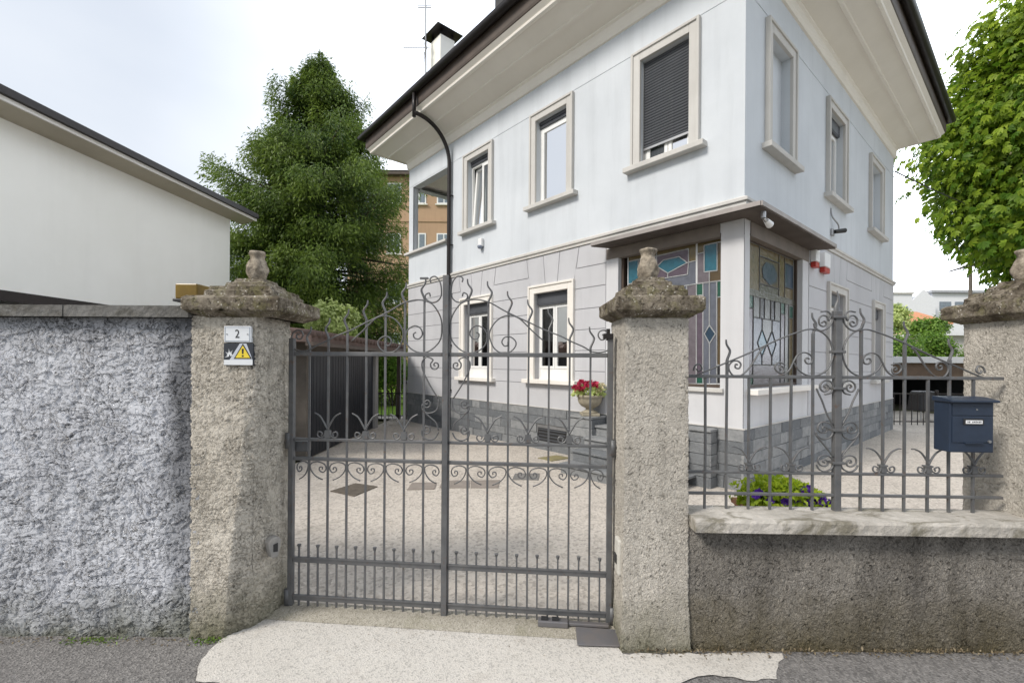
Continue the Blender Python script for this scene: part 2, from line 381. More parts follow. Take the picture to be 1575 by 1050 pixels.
def gravel_ground(name, a, b, stone, sc=85.0, dirt=(.22, .20, .17), bumpd=.006):
    k = NT(name)
    c = k.mix(k.mr(k.noise(1.1, 8, .65), .36, .66), a, b)
    vc = k.vor(sc, 'F1', out='Color'); vd = k.vor(sc, 'F1')
    grey = k.n('ShaderNodeRGBToBW', Color=vc).outputs[0]
    c = k.mix(k.math('MULTIPLY', k.mr(grey, .45, .75), .38), c, stone)
    c = k.mix(k.math('MULTIPLY', k.mr(grey, .36, .2), .5), c, tuple(x * .45 for x in a))
    c = k.mix(k.math('MULTIPLY', k.mr(k.noise(3.0, 7, .7, .6), .55, .72), .55), c, dirt)
    k.set(c, .92, 0, .2); k.bump(k.math('ADD', vd, k.noise(sc * 2.2, 3, .6)), bumpd); return k.m
MAT['courtyard'] = gravel_ground('washed aggregate concrete', (.575, .52, .455), (.49, .44, .385), (.70, .645, .575), 44, (.34, .30, .25), .010)
MAT['apron'] = gravel_ground('pale apron concrete', (.60, .57, .525), (.50, .475, .435), (.61, .57, .51), 110, (.37, .335, .29), .0025)
MAT['threshold'] = gravel_ground('mossy threshold concrete', (.40, .37, .31), (.30, .275, .22), (.5, .46, .4), 110, (.20, .19, .12), .004)
MAT['asphalt'] = gravel_ground('street asphalt', (.22, .21, .20), (.175, .166, .16), (.40, .38, .36), 85, (.135, .13, .125), .008)
MAT['earth'] = plain('bare earth', (.16, .14, .09), (.10, .12, .05), rough=.95)
def lawn_mat():
    k = NT('lawn'); k.set(k.mix(k.mr(k.noise(3, 7, .7), .35, .65), (.22, .36, .035), (.15, .27, .03)), .9, 0, .2); k.bump(k.noise(90, 4, .7), .02); return k.m
MAT['lawn'] = lawn_mat()
MAT['manhole'] = plain('cast iron cover', (.085, .07, .055), (.13, .11, .085), scale=14, rough=.7, bump=.004, bscale=60)
MAT['manhole_pale'] = plain('concrete cover', (.27, .235, .205), (.22, .19, .165), scale=9, rough=.9, bump=.003)
MAT['steel_plate'] = plain('steel plate', (.17, .17, .18), (.21, .19, .18), scale=7, rough=.5, metal=.5)
MAT['black'] = plain('black plastic', (.02, .02, .022), (.03, .03, .03), rough=.5)
MAT['white_plastic'] = plain('white plastic', (.78, .78, .78), (.72, .72, .72), rough=.4)
MAT['red_plastic'] = plain('red plastic', (.45, .035, .02), (.36, .03, .02), rough=.35)
MAT['navy'] = plain('navy powder coat', (.021, .034, .060), (.017, .027, .048), scale=12, rough=.42, bump=.0006, bscale=500)
MAT['silver'] = plain('grey metal', (.42, .42, .42), (.34, .34, .34), rough=.35, metal=.8)
MAT['amber'] = plain('amber lens', (.20, .125, .012), (.14, .085, .01), scale=9, rough=.3)
MAT['plate'] = plain('enamel plate white', (.72, .74, .76), (.66, .68, .70), scale=9, rough=.3)
MAT['yellow'] = plain('sign yellow', (.78, .60, .05), (.72, .55, .05), rough=.4)
MAT['navy_print'] = plain('sign dark print', (.035, .04, .05), (.03, .034, .042), rough=.4)
MAT['neigh_wall'] = house_paint('neighbour cream wall', (.93, .91, .845), (.89, .87, .80), .10)
MAT['neigh_soffit'] = house_paint('neighbour soffit', (.56, .51, .41), (.48, .435, .35), .2)
MAT['brick_orange'] = house_paint('orange render', (.47, .315, .205), (.41, .275, .18), .25)
MAT['shed_door'] = plain('anthracite sheet door', (.022, .025, .032), (.018, .02, .026), rough=.45, metal=.2)
MAT['shed_roof'] = plain('brown tile roof', (.15, .10, .085), (.10, .07, .06), rough=.8)
MAT['urn'] = plain('cast stone urn', (.36, .32, .24), (.27, .24, .18), scale=14, rough=.9, bump=.004)
MAT['terracotta'] = plain('terracotta', (.42, .21, .13), (.34, .17, .10), scale=9, rough=.85)
MAT['bark'] = plain('bark', (.12, .095, .07), (.07, .055, .04), scale=16, rough=.95, bump=.02, bscale=30)
MAT['far_white'] = plain('far white render', (.75, .76, .78), (.70, .71, .73), rough=.9)
MAT['far_yellow'] = plain('far yellow render', (.68, .55, .30), (.62, .5, .27), rough=.9)
MAT['far_tile'] = plain('far orange tiles', (.52, .23, .11), (.44, .19, .09), scale=3, rough=.9)
MAT['cable'] = plain('cable sheath', (.05, .05, .05), (.04, .04, .04))
MAT['far_glass'] = plain('far window glass', (.22, .26, .30), (.16, .19, .22), rough=.15)
def leaf_mat(name, dark, light, trans=.35, rough=.5):
    m = bpy.data.materials.new(name); m.use_nodes = True; t = m.node_tree; b = t.nodes['Principled BSDF']; o = t.nodes['Material Output']
    at = t.nodes.new('ShaderNodeAttribute'); at.attribute_name = 'tint'
    mx = t.nodes.new('ShaderNodeMix'); mx.data_type = 'RGBA'; mx.inputs['A'].default_value = (*dark, 1); mx.inputs['B'].default_value = (*light, 1)
    t.links.new(at.outputs['Fac'], mx.inputs['Factor']); t.links.new(mx.outputs['Result'], b.inputs['Base Color'])
    b.inputs['Roughness'].default_value = rough; b.inputs['Specular IOR Level'].default_value = .3
    tr = t.nodes.new('ShaderNodeBsdfTranslucent'); t.links.new(mx.outputs['Result'], tr.inputs[0])
    ms = t.nodes.new('ShaderNodeMixShader'); ms.inputs[0].default_value = trans
    t.links.new(b.outputs[0], ms.inputs[1]); t.links.new(tr.outputs[0], ms.inputs[2]); t.links.new(ms.outputs[0], o.inputs[0]); return m
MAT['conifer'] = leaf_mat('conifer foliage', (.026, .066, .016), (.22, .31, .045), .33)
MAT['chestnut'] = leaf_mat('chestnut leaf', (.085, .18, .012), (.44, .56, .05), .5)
MAT['bush'] = leaf_mat('bush leaf', (.075, .17, .022), (.24, .38, .06), .4)
MAT['lime'] = leaf_mat('pale shrub leaf', (.38, .48, .14), (.66, .74, .32), .4)
MAT['petunia_leaf'] = leaf_mat('petunia leaf', (.22, .34, .015), (.46, .56, .04), .4)
MAT['petal_purple'] = leaf_mat('purple petal', (.075, .02, .30), (.16, .05, .5), .3)
MAT['petal_red'] = leaf_mat('crimson petal', (.42, .02, .07), (.62, .07, .14), .3)
MAT['petal_cream'] = leaf_mat('cream petal', (.6, .55, .4), (.72, .66, .42), .3)
MAT['dry'] = leaf_mat('dry leaf', (.10, .075, .045), (.27, .22, .14), .1)
MAT['weed'] = leaf_mat('weed leaf', (.07, .13, .02), (.2, .3, .05), .3)
# ================================================================== GROUND
def sheet(name, pts, z, mat):
    m = MB(); m.poly([(x, y, z) for x, y in pts]); return kind(m.build(name, mat), 'structure')
sheet('ground', [(-700, -300), (700, -300), (700, 900), (-700, 900)], -.05, MAT['earth'])
st = MB()                                                            # the street lifts slightly towards the right hand wall
def street_z(x): return .028 * min(1, max(0, (x - 1.0) / 1.8))
xs = [-40, -3, 0, 1.0, 1.6, 2.2, 2.8, 3.4, 40]
for a, b in zip(xs[:-1], xs[1:]):
    st.poly([(a, -8, street_z(a)), (b, -8, street_z(b)), (b, 2.80, street_z(b)), (a, 2.80, street_z(a))])
kind(st.build('street', MAT['asphalt'], weld=1e-4), 'structure')
ap_px = [(302, 1049), (305, 1030), (318, 1008), (338, 986)]
left_edge = [on_ground(*p) for p in ap_px]
apron = [(p.x, p.y) for p in left_edge] + [(-1.62, 2.78), (-1.50, 2.86), (.60, 2.70), (.62, 2.50)]
rt = [on_ground(1203, 1006), on_ground(1205, 1015), on_ground(1196, 1028), on_ground(1194, 1047)]
edge = [on_ground(1150, 1049), on_ground(1128, 1043), on_ground(1085, 1041), on_ground(1062, 1047), on_ground(1040, 1055), on_ground(800, 1060), on_ground(560, 1058), on_ground(380, 1056)]
apron += [(p.x, p.y) for p in rt] + [(p.x, p.y) for p in edge]
fine = []
for i in range(len(apron)):                                          # broken, irregular concrete edge
    a = Vector(apron[i]); b = Vector(apron[(i + 1) % len(apron)]); k = max(1, int((b - a).length / .035))
    for j in range(k):
        p = a.lerp(b, j / k); jit = .010 if j else .004
        fine.append((p.x + random.uniform(-jit, jit), p.y + random.uniform(-jit, jit)))
sheet('entrance_apron', fine, .010, MAT['apron'])
sheet('courtyard', [(-3.36, 3.0), (-1.47, 2.93), (.64, 2.72), (2.9, 2.66), (14, 2.66), (14, 16), (-3.36, 16)], .012, MAT['courtyard'])
th = MB()
gl, gr = Vector((-1.50, 2.965, 0)), Vector((.66, 2.755, 0)); gd = (gr - gl).normalized(); gn = Vector((gd.y, -gd.x, 0))
prof = [(-.06, .012), (-.02, .034), (.07, .034), (.10, .030), (.155, .012)]
for (o0, z0), (o1, z1) in zip(prof[:-1], prof[1:]):
    n_ = 40
    for i in range(n_):
        a = gl.lerp(gr, i / n_); b = gl.lerp(gr, (i + 1) / n_)
        th.poly([a + gn * o0 + Vector((0, 0, z0)), b + gn * o0 + Vector((0, 0, z0)), b + gn * o1 + Vector((0, 0, z1)), a + gn * o1 + Vector((0, 0, z1))])
kind(th.build('threshold', MAT['threshold'], weld=1e-4, smooth=True), 'structure')
sheet('lawn', [(-30, 13.2), (-2.9, 13.2), (-2.9, 30), (-30, 30)], .03, MAT['lawn'])
pv = MB(); pv.poly([(-12, 12.7, .02), (-2.9, 12.7, .02), (-2.9, 13.5, .036), (-12, 13.5, .036)]); kind(pv.build('gravel_path', MAT['apron']), 'structure')

# ================================================================== FRONT WALLS AND PILLARS
W = tag(thing('rendered_wall', (-3.0, 2.78, 0), 'tall grey blue wall of rough thrown plaster left of the gate', 'wall'), 'tall grey blue wall of rough thrown plaster left of the gate', 'wall')
m = MB()
m.gridquad((-3.35, 2.645, -.04), (-1.80, 2.645, -.04), (-1.80, 2.645, 1.845), (-3.35, 2.645, 1.845), .0045)
m.gridquad((-5.4, 2.645, -.04), (-3.35, 2.645, -.04), (-3.35, 2.645, 1.845), (-5.4, 2.645, 1.845), .009)
m.build('plaster_face', MAT['stucco_blue'], W, smooth=True)
m = MB(); m.box(-7.5, -1.80, 2.665, 2.90, -.04, 1.84); m.box(-7.5, -5.4, 2.648, 2.665, -.04, 1.84); m.build('wall_core', MAT['stucco_plain'], W)
m = MB()
xx = [-7.5, -5.1, -2.55, -1.835]
for i, (a, b) in enumerate(zip(xx[:-1], xx[1:])):
    m = MB(); r_ = [(a + .004, 2.585), (b - .004, 2.585), (b - .004, 2.96), (a + .004, 2.96)]
    m.gridloft([r_, r_, r_], [1.846, 1.90, 1.912], .02 if i else .2); m.build('coping_slab', MAT['coping_left'], W, weld=1e-4)

def pillar_cap(root, cx, cy, a, z0, finial=True):
    """neck, projecting slab, two steps and a carved bulb"""
    step = .011
    def sq(h): return [(cx - h, cy - h), (cx + h, cy - h), (cx + h, cy + h), (cx - h, cy + h)]
    m = MB(); m.gridloft([sq(a * .74), sq(a * .98), sq(a), sq(a), sq(a * .93)], [z0, z0 + .035, z0 + .045, z0 + .105, z0 + .118], step); m.build('cap_slab', MAT['cap'], root, weld=2e-4, smooth=True)
    m = MB(); m.gridloft([sq(a * .72), sq(a * .71), sq(a * .66), sq(a * .64)], [z0 + .112, z0 + .155, z0 + .165, z0 + .185], step); m.build('cap_step', MAT['cap'], root, weld=2e-4, smooth=True)
    m = MB(); m.gridloft([sq(a * .46), sq(a * .43), sq(a * .32), sq(a * .30)], [z0 + .18, z0 + .215, z0 + .228, z0 + .245], step); m.build('cap_step', MAT['cap'], root, weld=2e-4, smooth=True)
    prof_ = [(.030, 0), (.046, .012), (.055, .035), (.058, .06), (.054, .085), (.045, .108), (.037, .125), (.040, .14), (.047, .152), (.043, .163), (.02, .168)]
    pts = [Vector((r, 0, z)) for r, z in prof_]; dense = [(max(.004, p.x), p.z) for p in catmull(pts, 3)]
    m = MB(); m.lathe([(r * 1.02, z * 1.14) for r, z in dense], (cx, cy, z0 + .238), 30, lambda t, z: 1 + .09 * math.cos(4 * t + 40 * z) + .05 * math.cos(7 * t - 60 * z)); m.build('carved_finial', MAT['finial'], root, smooth=True)
def fin():
    k = NT('weathered finial stone')
    c = k.mix(k.mr(k.noise(26, 6, .65), .38, .62), (.40, .345, .27), (.17, .145, .115))
    k.set(c, .95, 0, .1); k.bump(k.noise(70, 5, .65), .012); return k.m
MAT['finial'] = fin()

P1 = thing('gate_pillar', (-1.65, 2.83, 0), 'beige pebbledash gate pillar with house number sign and splayed worn corner', 'pillar', 'gate pillars')
m = MB()
def ring(c1, c2): return [(-1.845, 2.632), (c1, 2.632), (c1 * .55 + -1.478 * .45 + .018, 2.632 * .55 + c2 * .45 - .02), (-1.478, c2), (-1.47, 3.02), (-1.845, 3.02)]
m.gridloft([ring(-1.655, 2.90), ring(-1.63, 2.86), ring(-1.56, 2.75), ring(-1.502, 2.66)], [-.04, .35, 1.0, 1.86], .0075, top=False)
m.build('shaft', MAT['pebble_left'], P1, weld=2e-4, smooth=True)
pillar_cap(P1, -1.585, 2.83, .275, 1.852)
P2 = thing('gate_pillar', (.81, 2.72, 0), 'beige pebbledash gate pillar between the gate and the iron fence', 'pillar', 'gate pillars')
m = MB()
def sqr(x0, x1, y0, y1): return [(x0, y0), (x1, y0), (x1, y1), (x0, y1)]
m.gridloft([sqr(.612, 1.005, 2.525, 2.91), sqr(.625, .992, 2.538, 2.90), sqr(.628, .988, 2.541, 2.90), sqr(.632, .984, 2.545, 2.90)], [-.04, .25, .9, 1.875], .0075)
m.build('shaft', MAT['pebble_beige'], P2, weld=2e-4, smooth=True)
pillar_cap(P2, .806, 2.715, .243, 1.858)
P3 = thing('gate_pillar', (3.02, 2.68, 0), 'beige pebbledash pillar ending the iron fence beside the letterbox', 'pillar', 'gate pillars')
m = MB(); m.gridloft([sqr(2.845, 3.215, 2.495, 2.87)] * 2, [-.04, 1.875], .0085); m.build('shaft', MAT['pebble_beige'], P3, weld=2e-4, smooth=True)
pillar_cap(P3, 3.03, 2.69, .26, 1.862)

LW = thing('low_wall', (1.9, 2.66, 0), 'low dark pebbledash wall under the iron fence with pale coping', 'wall')
m = MB(); m.gridquad((.985, 2.548, -.04), (2.86, 2.502, -.02), (2.86, 2.502, .70), (.985, 2.548, .70), .0075); m.build('plaster_face', MAT['pebble_dark'], LW, smooth=True)
m = MB(); m.prism([(.99, 2.56, -.04), (2.85, 2.515, -.04), (2.85, 2.64, -.04), (.99, 2.70, -.04)], (0, 0, .735)); m.build('wall_core', MAT['pebble_dark'], LW)
m = MB()
r0 = [(.996, 2.455), (2.90, 2.405), (2.90, 2.665), (.996, 2.725)]; r1 = [(.996, 2.462), (2.90, 2.412), (2.90, 2.66), (.996, 2.72)]
m.gridloft([r0, r0, r1], [.694, .748, .762], .016); m.build('coping_slab', MAT['coping_right'], LW, weld=1e-4)
m = MB(); m.box(3.22, 8.0, 2.52, 2.8, -.04, .70); m.box(3.22, 8.0, 2.45, 2.84, .70, .76)
tag(m.build('low_wall', MAT['pebble_dark']), 'low dark pebbledash wall running on past the last pillar', 'wall')

# ================================================================== IRONWORK
GATE = Fac((-1.447, 2.941), (.647 + 1.447, 2.743 - 2.941), (2.743 - 2.941, -(.647 + 1.447)))
UC = GATE.hit(689, 545)[0]; UL = GATE.hit(446, 545)[0]; UR = GATE.hit(943, 545)[0]
HALF = (UR - UL) / 2; UC = (UR + UL) / 2
def gz(pl, pr): return (GATE.hit(450, pl)[1] + GATE.hit(945, pr)[1]) / 2
Z_R1, Z_R2, Z_R3, Z_R4, Z_R5 = gz(543, 547.5), gz(675, 686), gz(706, 716), gz(859, 884), gz(918, 945)
Z_BOT = gz(937, 957); Z_DOG = gz(838, 857); Z_CT = GATE.hit(689, 424)[1]
def flat_path(fac, uz, o): return [fac.at(p[0], p[1], o) for p in uz]
def spiral(c, r, a0, turns, k=10, r1=.22):
    n = max(6, int(abs(turns) * 2 * k)); out = []
    for i in range(n + 1):
        t = i / n; a = a0 + turns * 2 * math.pi * t; rr = r * (1 - t * (1 - r1)); out.append((c[0] + rr * math.cos(a), c[1] + rr * math.sin(a)))
    return out
# right leaf scrolls, traced in the gate plane as (du from the meeting stile, z)
def tr(lst):
    out = []
    for p in lst:
        u, z = GATE.hit(*p); out.append((u - UC, z))
    return out
SCROLL = [
    [(908.7, 540), (896.7, 533), (880.7, 526), (862, 516.7), (840.7, 508.7), (820, 498.7), (780, 480), (757, 467), (745, 462.7), (733, 460.7), (721, 462), (709, 467), (700, 478), (694.5, 490), (693, 503), (694, 519), (700, 530), (712, 540), (725, 542.5), (737, 539), (746.7, 530), (749.5, 517), (745, 506), (734.7, 501), (726, 505), (723, 514), (728, 521), (735, 520), (737, 514), (733, 511)],
    [(836.7, 524.7), (820, 510), (810.7, 500.7), (797, 488.7), (782.7, 485), (768, 490), (757, 502), (753, 515), (757, 530), (764, 539), (773, 542.7), (785, 540.7), (792.7, 532.7), (793, 524.7), (785, 518), (776, 519), (772, 526), (776, 532), (781, 530.7), (781, 526)],
    [(910, 541), (923, 542), (935, 538), (940, 527), (938, 514), (930, 508), (922, 510), (920, 516.7), (924.7, 522.7), (930.5, 520.5), (930.5, 515), (926, 515)],
    [(711, 434), (712, 428), (705, 424.7), (698.7, 430), (695.2, 439), (694.5, 454), (700, 462.7), (709, 465), (718, 459.5), (718.7, 453), (713, 450.5), (711.5, 456)],
]
def mirror_px(lst): return [(2 * 689 - x, y) for x, y in lst]
BELOW_L = [
    [(678, 565), (675, 562), (677, 558.5), (681.5, 561), (680, 567), (674, 568.5), (668, 564), (668, 556), (675, 551.5), (682, 556), (682, 556), (672, 549.5), (660, 551), (654.8, 560.5), (657, 571), (667, 591), (681, 612)][6:] ,
    [(667, 621), (663, 624), (660, 620), (664, 615.5), (671, 618), (672, 626), (664, 631), (656, 626), (654.5, 618), (658, 611), (655, 627.5), (667, 635.5), (680, 627.5), (682, 614)][4:9] ,
]
heart = [(676, 563), (673.5, 561.5), (675, 558), (679.5, 559), (680.5, 564), (676, 568), (670, 566), (668.5, 559.5), (672, 553.5), (664, 549.5), (657.5, 553), (654.8, 560.5), (657, 571), (667, 591), (681, 613)]
heart2 = [(665, 621), (662, 622.5), (660.5, 619), (664, 616), (668.5, 619), (668, 625), (662, 627.5), (656.5, 623), (656.5, 629), (660, 634), (667, 636), (676, 633), (681, 626), (682, 614)]
heart3 = [(665, 661), (662, 662.5), (660.5, 659), (664, 656), (668.5, 659), (668, 665), (662, 667.5), (656.5, 662), (656.5, 670), (661, 675), (669, 677), (677, 674), (682, 665)]
diag3 = [(657, 630), (666, 640), (678, 650), (682, 662)]
CENTRE = [tr(mirror_px(q)) for q in (heart, heart2, heart3, diag3)]
SCROLL = [tr(q) for q in SCROLL] + CENTRE
TOPS = [428.7, 434, 448, 461, 474, 489, 502]
def flame(fac, m, u, z0, z1, side, o=0.0, r=.0078):
    h = z1 - z0; pts = [(u, z0 - .03), (u, z0), (u + side * .017, z0 + h * .32), (u + side * .018, z0 + h * .5), (u - side * .004, z0 + h * .76), (u - side * .008, z1)]
    path = catmull([Vector(fac.at(a, b, o)) for a, b in pts], 5); n_ = len(path)
    m.tube(path, [r * (1 - .45 * (i / n_) ** 2) for i in range(n_)], 6, up=fac.n)
def leaf(name_label, side):
    """side +1 = the leaf on the right of the meeting stile"""
    us = UC + side * HALF
    root = thing('gate_leaf', GATE.at((UC + us) / 2, 0, 0), name_label, 'gate', 'leaves of the wrought iron gate')
    U = lambda du: UC + side * du
    m = MB(); m.fbox(GATE, min(us, us - side * .033), max(us, us - side * .033), .035, Z_R1 + .10, -.016, .016); m.build('hinge_stile', MAT['iron'], root, bevel=.003)
    if side < 0:
        m = MB(); m.fbox(GATE, UC - .018, UC + .018, Z_BOT - .004, Z_CT, .004, .026); m.build('meeting_stile', MAT['iron'], root, bevel=.003)
        m = MB(); m.fbox(GATE, UC - .022, UC - .002, Z_BOT + .01, Z_CT - .06, -.02, .003); m.build('inner_stile', MAT['iron'], root)
    else:
        m = MB(); m.fbox(GATE, UC + .002, UC + .022, Z_BOT + .01, Z_CT - .06, -.02, .003); m.build('inner_stile', MAT['iron'], root)
    sag = -.004 * side
    for z, hh in ((Z_R1, .013), (Z_R2, .009), (Z_R3, .011), (Z_R4, .0165), (Z_R5, .0165)):
        a, b = sorted((U(.0225), us - side * .0335)); m = MB(); m.fbox(GATE, a, b, z - hh, z + hh, -.012, .010); m.build('rail', MAT['iron'], root, bevel=.003)
        if hh > .016:
            m = MB(); m.fbox(GATE, a, b, z + hh - .004, z + hh + .004, .0105, .017); m.build('rail_edge', MAT['iron'], root)
    for i in range(7):
        u = U(HALF * (i + 1) / 8 + .012 * (1 - i / 4)); t = GATE.hit(700, TOPS[i])[1] + random.uniform(-.004, .004)
        zb = t - .125
        lean = random.uniform(-.0015, .0015)
        m = MB(); m.tube([GATE.at(u, Z_BOT, -.001), GATE.at(u + lean, (Z_BOT + zb) / 2, -.001), GATE.at(u, max(zb, Z_R1 - .02), -.001)], .0083, 4, up=GATE.n)
        if t > Z_R1 + .06: flame(GATE, m, u, max(zb, Z_R1 + .01), t, side)
        if side < 0 and i == 0: m.fbox(GATE, u - .028, u + .024, t - .004, t + .008, -.008, .008)
        m.build('bar', MAT['iron'], root)
    for i in range(8):
        u = U(HALF * (i + .5) / 8 + .010 * (1 - i / 4)); m = MB()
        m.tube([GATE.at(u, Z_BOT + random.uniform(-.004, .004), 0), GATE.at(u, Z_DOG - .018, 0)], .0072, 4, up=GATE.n)
        m.tube([GATE.at(u, Z_DOG - .018, 0), GATE.at(u, Z_DOG - .012, 0), GATE.at(u, Z_DOG + random.uniform(-.002, .004), 0)], [.0075, .010, .013], 6, up=GATE.n)
        m.build('dog_bar', MAT['iron'], root)
    for q in SCROLL:
        pts = catmull([Vector((U(a), b, 0)) for a, b in q], 5); n_ = len(pts)
        m = MB(); m.tube([GATE.at(p.x, p.y, .004) for p in pts], [.0047] * n_, 6, up=GATE.n, flat=1.2); m.build('scroll', MAT['iron'], root, smooth=True)
    w = HALF / 8
    for i in range(8):                                               # hanging C scrolls under the third rail, backs on every other bar
        odd = (i % 2 == 0); a, b = w * i + .012 * (1 - i / 4) * (i > 0), w * (i + 1) + .012 * (1 - (i + .5) / 4) * (i < 7)
        if i == 0: a += .028
        if i == 7: b -= .045
        back, frt = (b, a) if odd else (a, b); s_ = 1 if frt > back else -1; L = abs(frt - back)
        zt = Z_R3 - .014
        c = (back + s_ * L * .68, zt - .048)
        pts = [(back + s_ * L * .72, zt - .118), (back + s_ * L * .35, zt - .095), (back + s_ * .012, zt - .055), (back + s_ * L * .10, zt - .018), (back + s_ * L * .42, zt - .004), (back + s_ * L * .78, zt - .016), (back + s_ * L * .90, zt - .045), (back + s_ * L * .76, zt - .070), (back + s_ * L * .56, zt - .060), (back + s_ * L * .56, zt - .040), (back + s_ * L * .70, zt - .038), (back + s_ * L * .70, zt - .052)]
        pp = catmull([Vector((U(x), y, 0)) for x, y in pts], 4)
        m = MB(); m.tube([GATE.at(p.x, p.y, .002) for p in pp], .0040, 6, up=GATE.n, flat=1.3); m.build('c_scroll', MAT['iron'], root, smooth=True)
    for i in (1, 3, 5):
        u0 = HALF * (i + 1) / 8 + .012 * (1 - i / 4); m = MB()
        m.fbox(GATE, U(u0) - .017, U(u0) + .017, Z_R2 + .012, Z_R2 + .06, -.013, .012)
        for s_ in (-1, 1):
            br = [(u0, Z_R2 + .07), (u0 + s_ * .02, Z_R2 + .105), (u0 + s_ * .05, Z_R2 + .15), (u0 + s_ * .088, Z_R2 + .172)]
            pp = catmull([Vector((U(x), y, 0)) for x, y in br], 5); m.tube([GATE.at(p.x, p.y, .006) for p in pp], [.007 - .003 * k / len(pp) for k in range(len(pp))], 6, up=GATE.n)
            sp = [(u0 + s_ * .012, Z_R2 + .055), (u0 + s_ * .022, Z_R2 + .028)] + [(u0 + s_ * (.046 - .021 * math.cos(a)), Z_R2 + .035 - .021 * math.sin(a)) for a in (.9, 1.6, 2.4, 3.2, 4.0)] + [(u0 + s_ * (.046 - .012 * math.cos(a)), Z_R2 + .037 - .012 * math.sin(a)) for a in (5.0, 6.2, 7.5)]
            pp = catmull([Vector((U(x), y, 0)) for x, y in sp], 4); m.tube([GATE.at(p.x, p.y, .006) for p in pp], .0048, 6, up=GATE.n)
        m.build('fleur', MAT['iron'], root, smooth=False)
    for z in (Z_R2 - .02, Z_R5 - .01):
        m = MB(); m.tube([GATE.at(us + side * .005, z - .04, -.0), GATE.at(us + side * .005, z + .06, 0)], .022, 10); m.build('hinge', MAT['iron'], root, smooth=True)
    if side > 0:
        m = MB(); m.fbox(GATE, us - .06, us - .002, Z_R1 + .10, Z_R1 + .13, -.02, .03); m.tube([GATE.at(us - .03, Z_R1 + .09, .0), GATE.at(us - .03, Z_R1 + .16, .0)], .012, 8); m.build('stop_bracket', MAT['gutter'], root)
    else:
        m = MB(); m.fbox(GATE, us - .01, us + .11, Z_R2 - .085, Z_R2 - .02, -.07, -.025); m.build('lock_case', MAT['iron'], root, bevel=.004)
    return root
leaf('left wrought iron gate leaf hung on the pillar with the house number', -1)
leaf('right wrought iron gate leaf hung on the pillar beside the fence', 1)

op = thing('gate_operator', GATE.at(UR - .22, .0, .03), 'grey metal gate opener arm on the threshold under the gate', 'gate opener')
m = MB(); m.fbox(GATE, UR - .44, UR - .26, .032, .068, .028, .078); m.build('motor_box', MAT['steel_plate'], op, bevel=.006)
m = MB(); m.fbox(GATE, UR - .26, UR - .02, .040, .058, .030, .062); m.build('arm', MAT['steel_plate'], op, bevel=.004)
m = MB(); m.fbox(GATE, UR - .42, UR - .38, .068, .080, .040, .066); m.fbox(GATE, UR - .355, UR - .315, .068, .080, .040, .066); m.build('bolt_cover', MAT['black'], op)
m = MB(); q = [on_ground(885, 966, .03), on_ground(955, 971, .03), on_ground(954, 996, .012), on_ground(888, 994, .012)]
m.prism([p + Vector((0, 0, .006)) for p in q], (0, 0, .007)); tag(m.build('steel_plate', MAT['steel_plate'], bevel=.002), 'dark steel plate on the threshold at the foot of the fence side pillar', 'metal plate')

# --- fence on the low wall
FN = Fac((.99, 2.66), (1.87, -.06), (-.06, -1.87))
FC = FN.hit(1287.7, 578)[0]
FR = thing('iron_fence', FN.at(FC, .76, 0), 'wrought iron fence panel with arched scrolls on the low wall', 'fence')
z1, z2, z3 = FN.hit(1287, 580)[1], FN.hit(1287, 728)[1], FN.hit(1287, 761)[1]
uend = FN.hit(1537, 580)[0] + .02
for z, hh in ((z1, .0095), (z2, .008), (z3, .008)):
    m = MB(); m.fbox(FN, -.01, uend, z - hh, z + hh, -.011, .009); m.build('rail', MAT['iron'], FR, bevel=.003)
FB = {1084.6: 0, 1118: 522, 1151.7: 0, 1185: 0, 1217: 0, 1250: 481, 1324: 474, 1358: 0, 1391: 494, 1427: 0, 1460: 521, 1497: 0}
for px, ty in FB.items():
    u = FN.hit(px, 600)[0]; m = MB(); m.tube([FN.at(u, .755, 0), FN.at(u + random.uniform(-.003, .003), 1.1, 0), FN.at(u, z1 + .005, 0)], .0085, 4, up=FN.n)
    if ty:
        t = FN.hit(px, ty)[1]; zb = t - .12
        if zb > z1: m.tube([FN.at(u, z1, 0), FN.at(u, zb, 0)], .0098, 4, up=FN.n)
        flame(FN, m, u, max(zb, z1 + .005), t, .8, r=.0078)
    m.build('bar', MAT['iron'], FR)
m = MB(); m.fbox(FN, FC - .019, FC + .019, .752, FN.hit(1287, 478)[1], -.020, .016); m.build('king_post', MAT['iron'], FR, bevel=.004)
m = MB()
zt0, zt1 = FN.hit(1287, 500)[1], FN.hit(1287, 447)[1]
pth = catmull([Vector(FN.at(FC + a, b, 0)) for a, b in ((0, zt0 - .02), (0, zt0 + .03), (-.006, zt0 + .10), (.004, zt0 + .15), (-.004, zt1))], 6)
rr = [.014, .016, .02, .024, .026, .027, .026, .025, .023, .021, .019, .017, .016, .014, .013, .011, .010, .009, .008, .007, .006, .005, .004, .003, .002]
m.tube(pth, (rr + [.002] * 9)[:len(pth)], 8, up=FN.n, flat=.6); m.build('king_finial', MAT['iron'], FR, smooth=True)
for py, h_ in ((488, .012), (541, .013), (597, .012), (661, .012), (711, .012)):
    z = FN.hit(1287, py)[1]; m = MB(); m.fbox(FN, FC - .034, FC + .034, z - h_ * .6, z + h_ * .6, -.026, .026); m.build('collar', MAT['iron'], FR, bevel=.003)
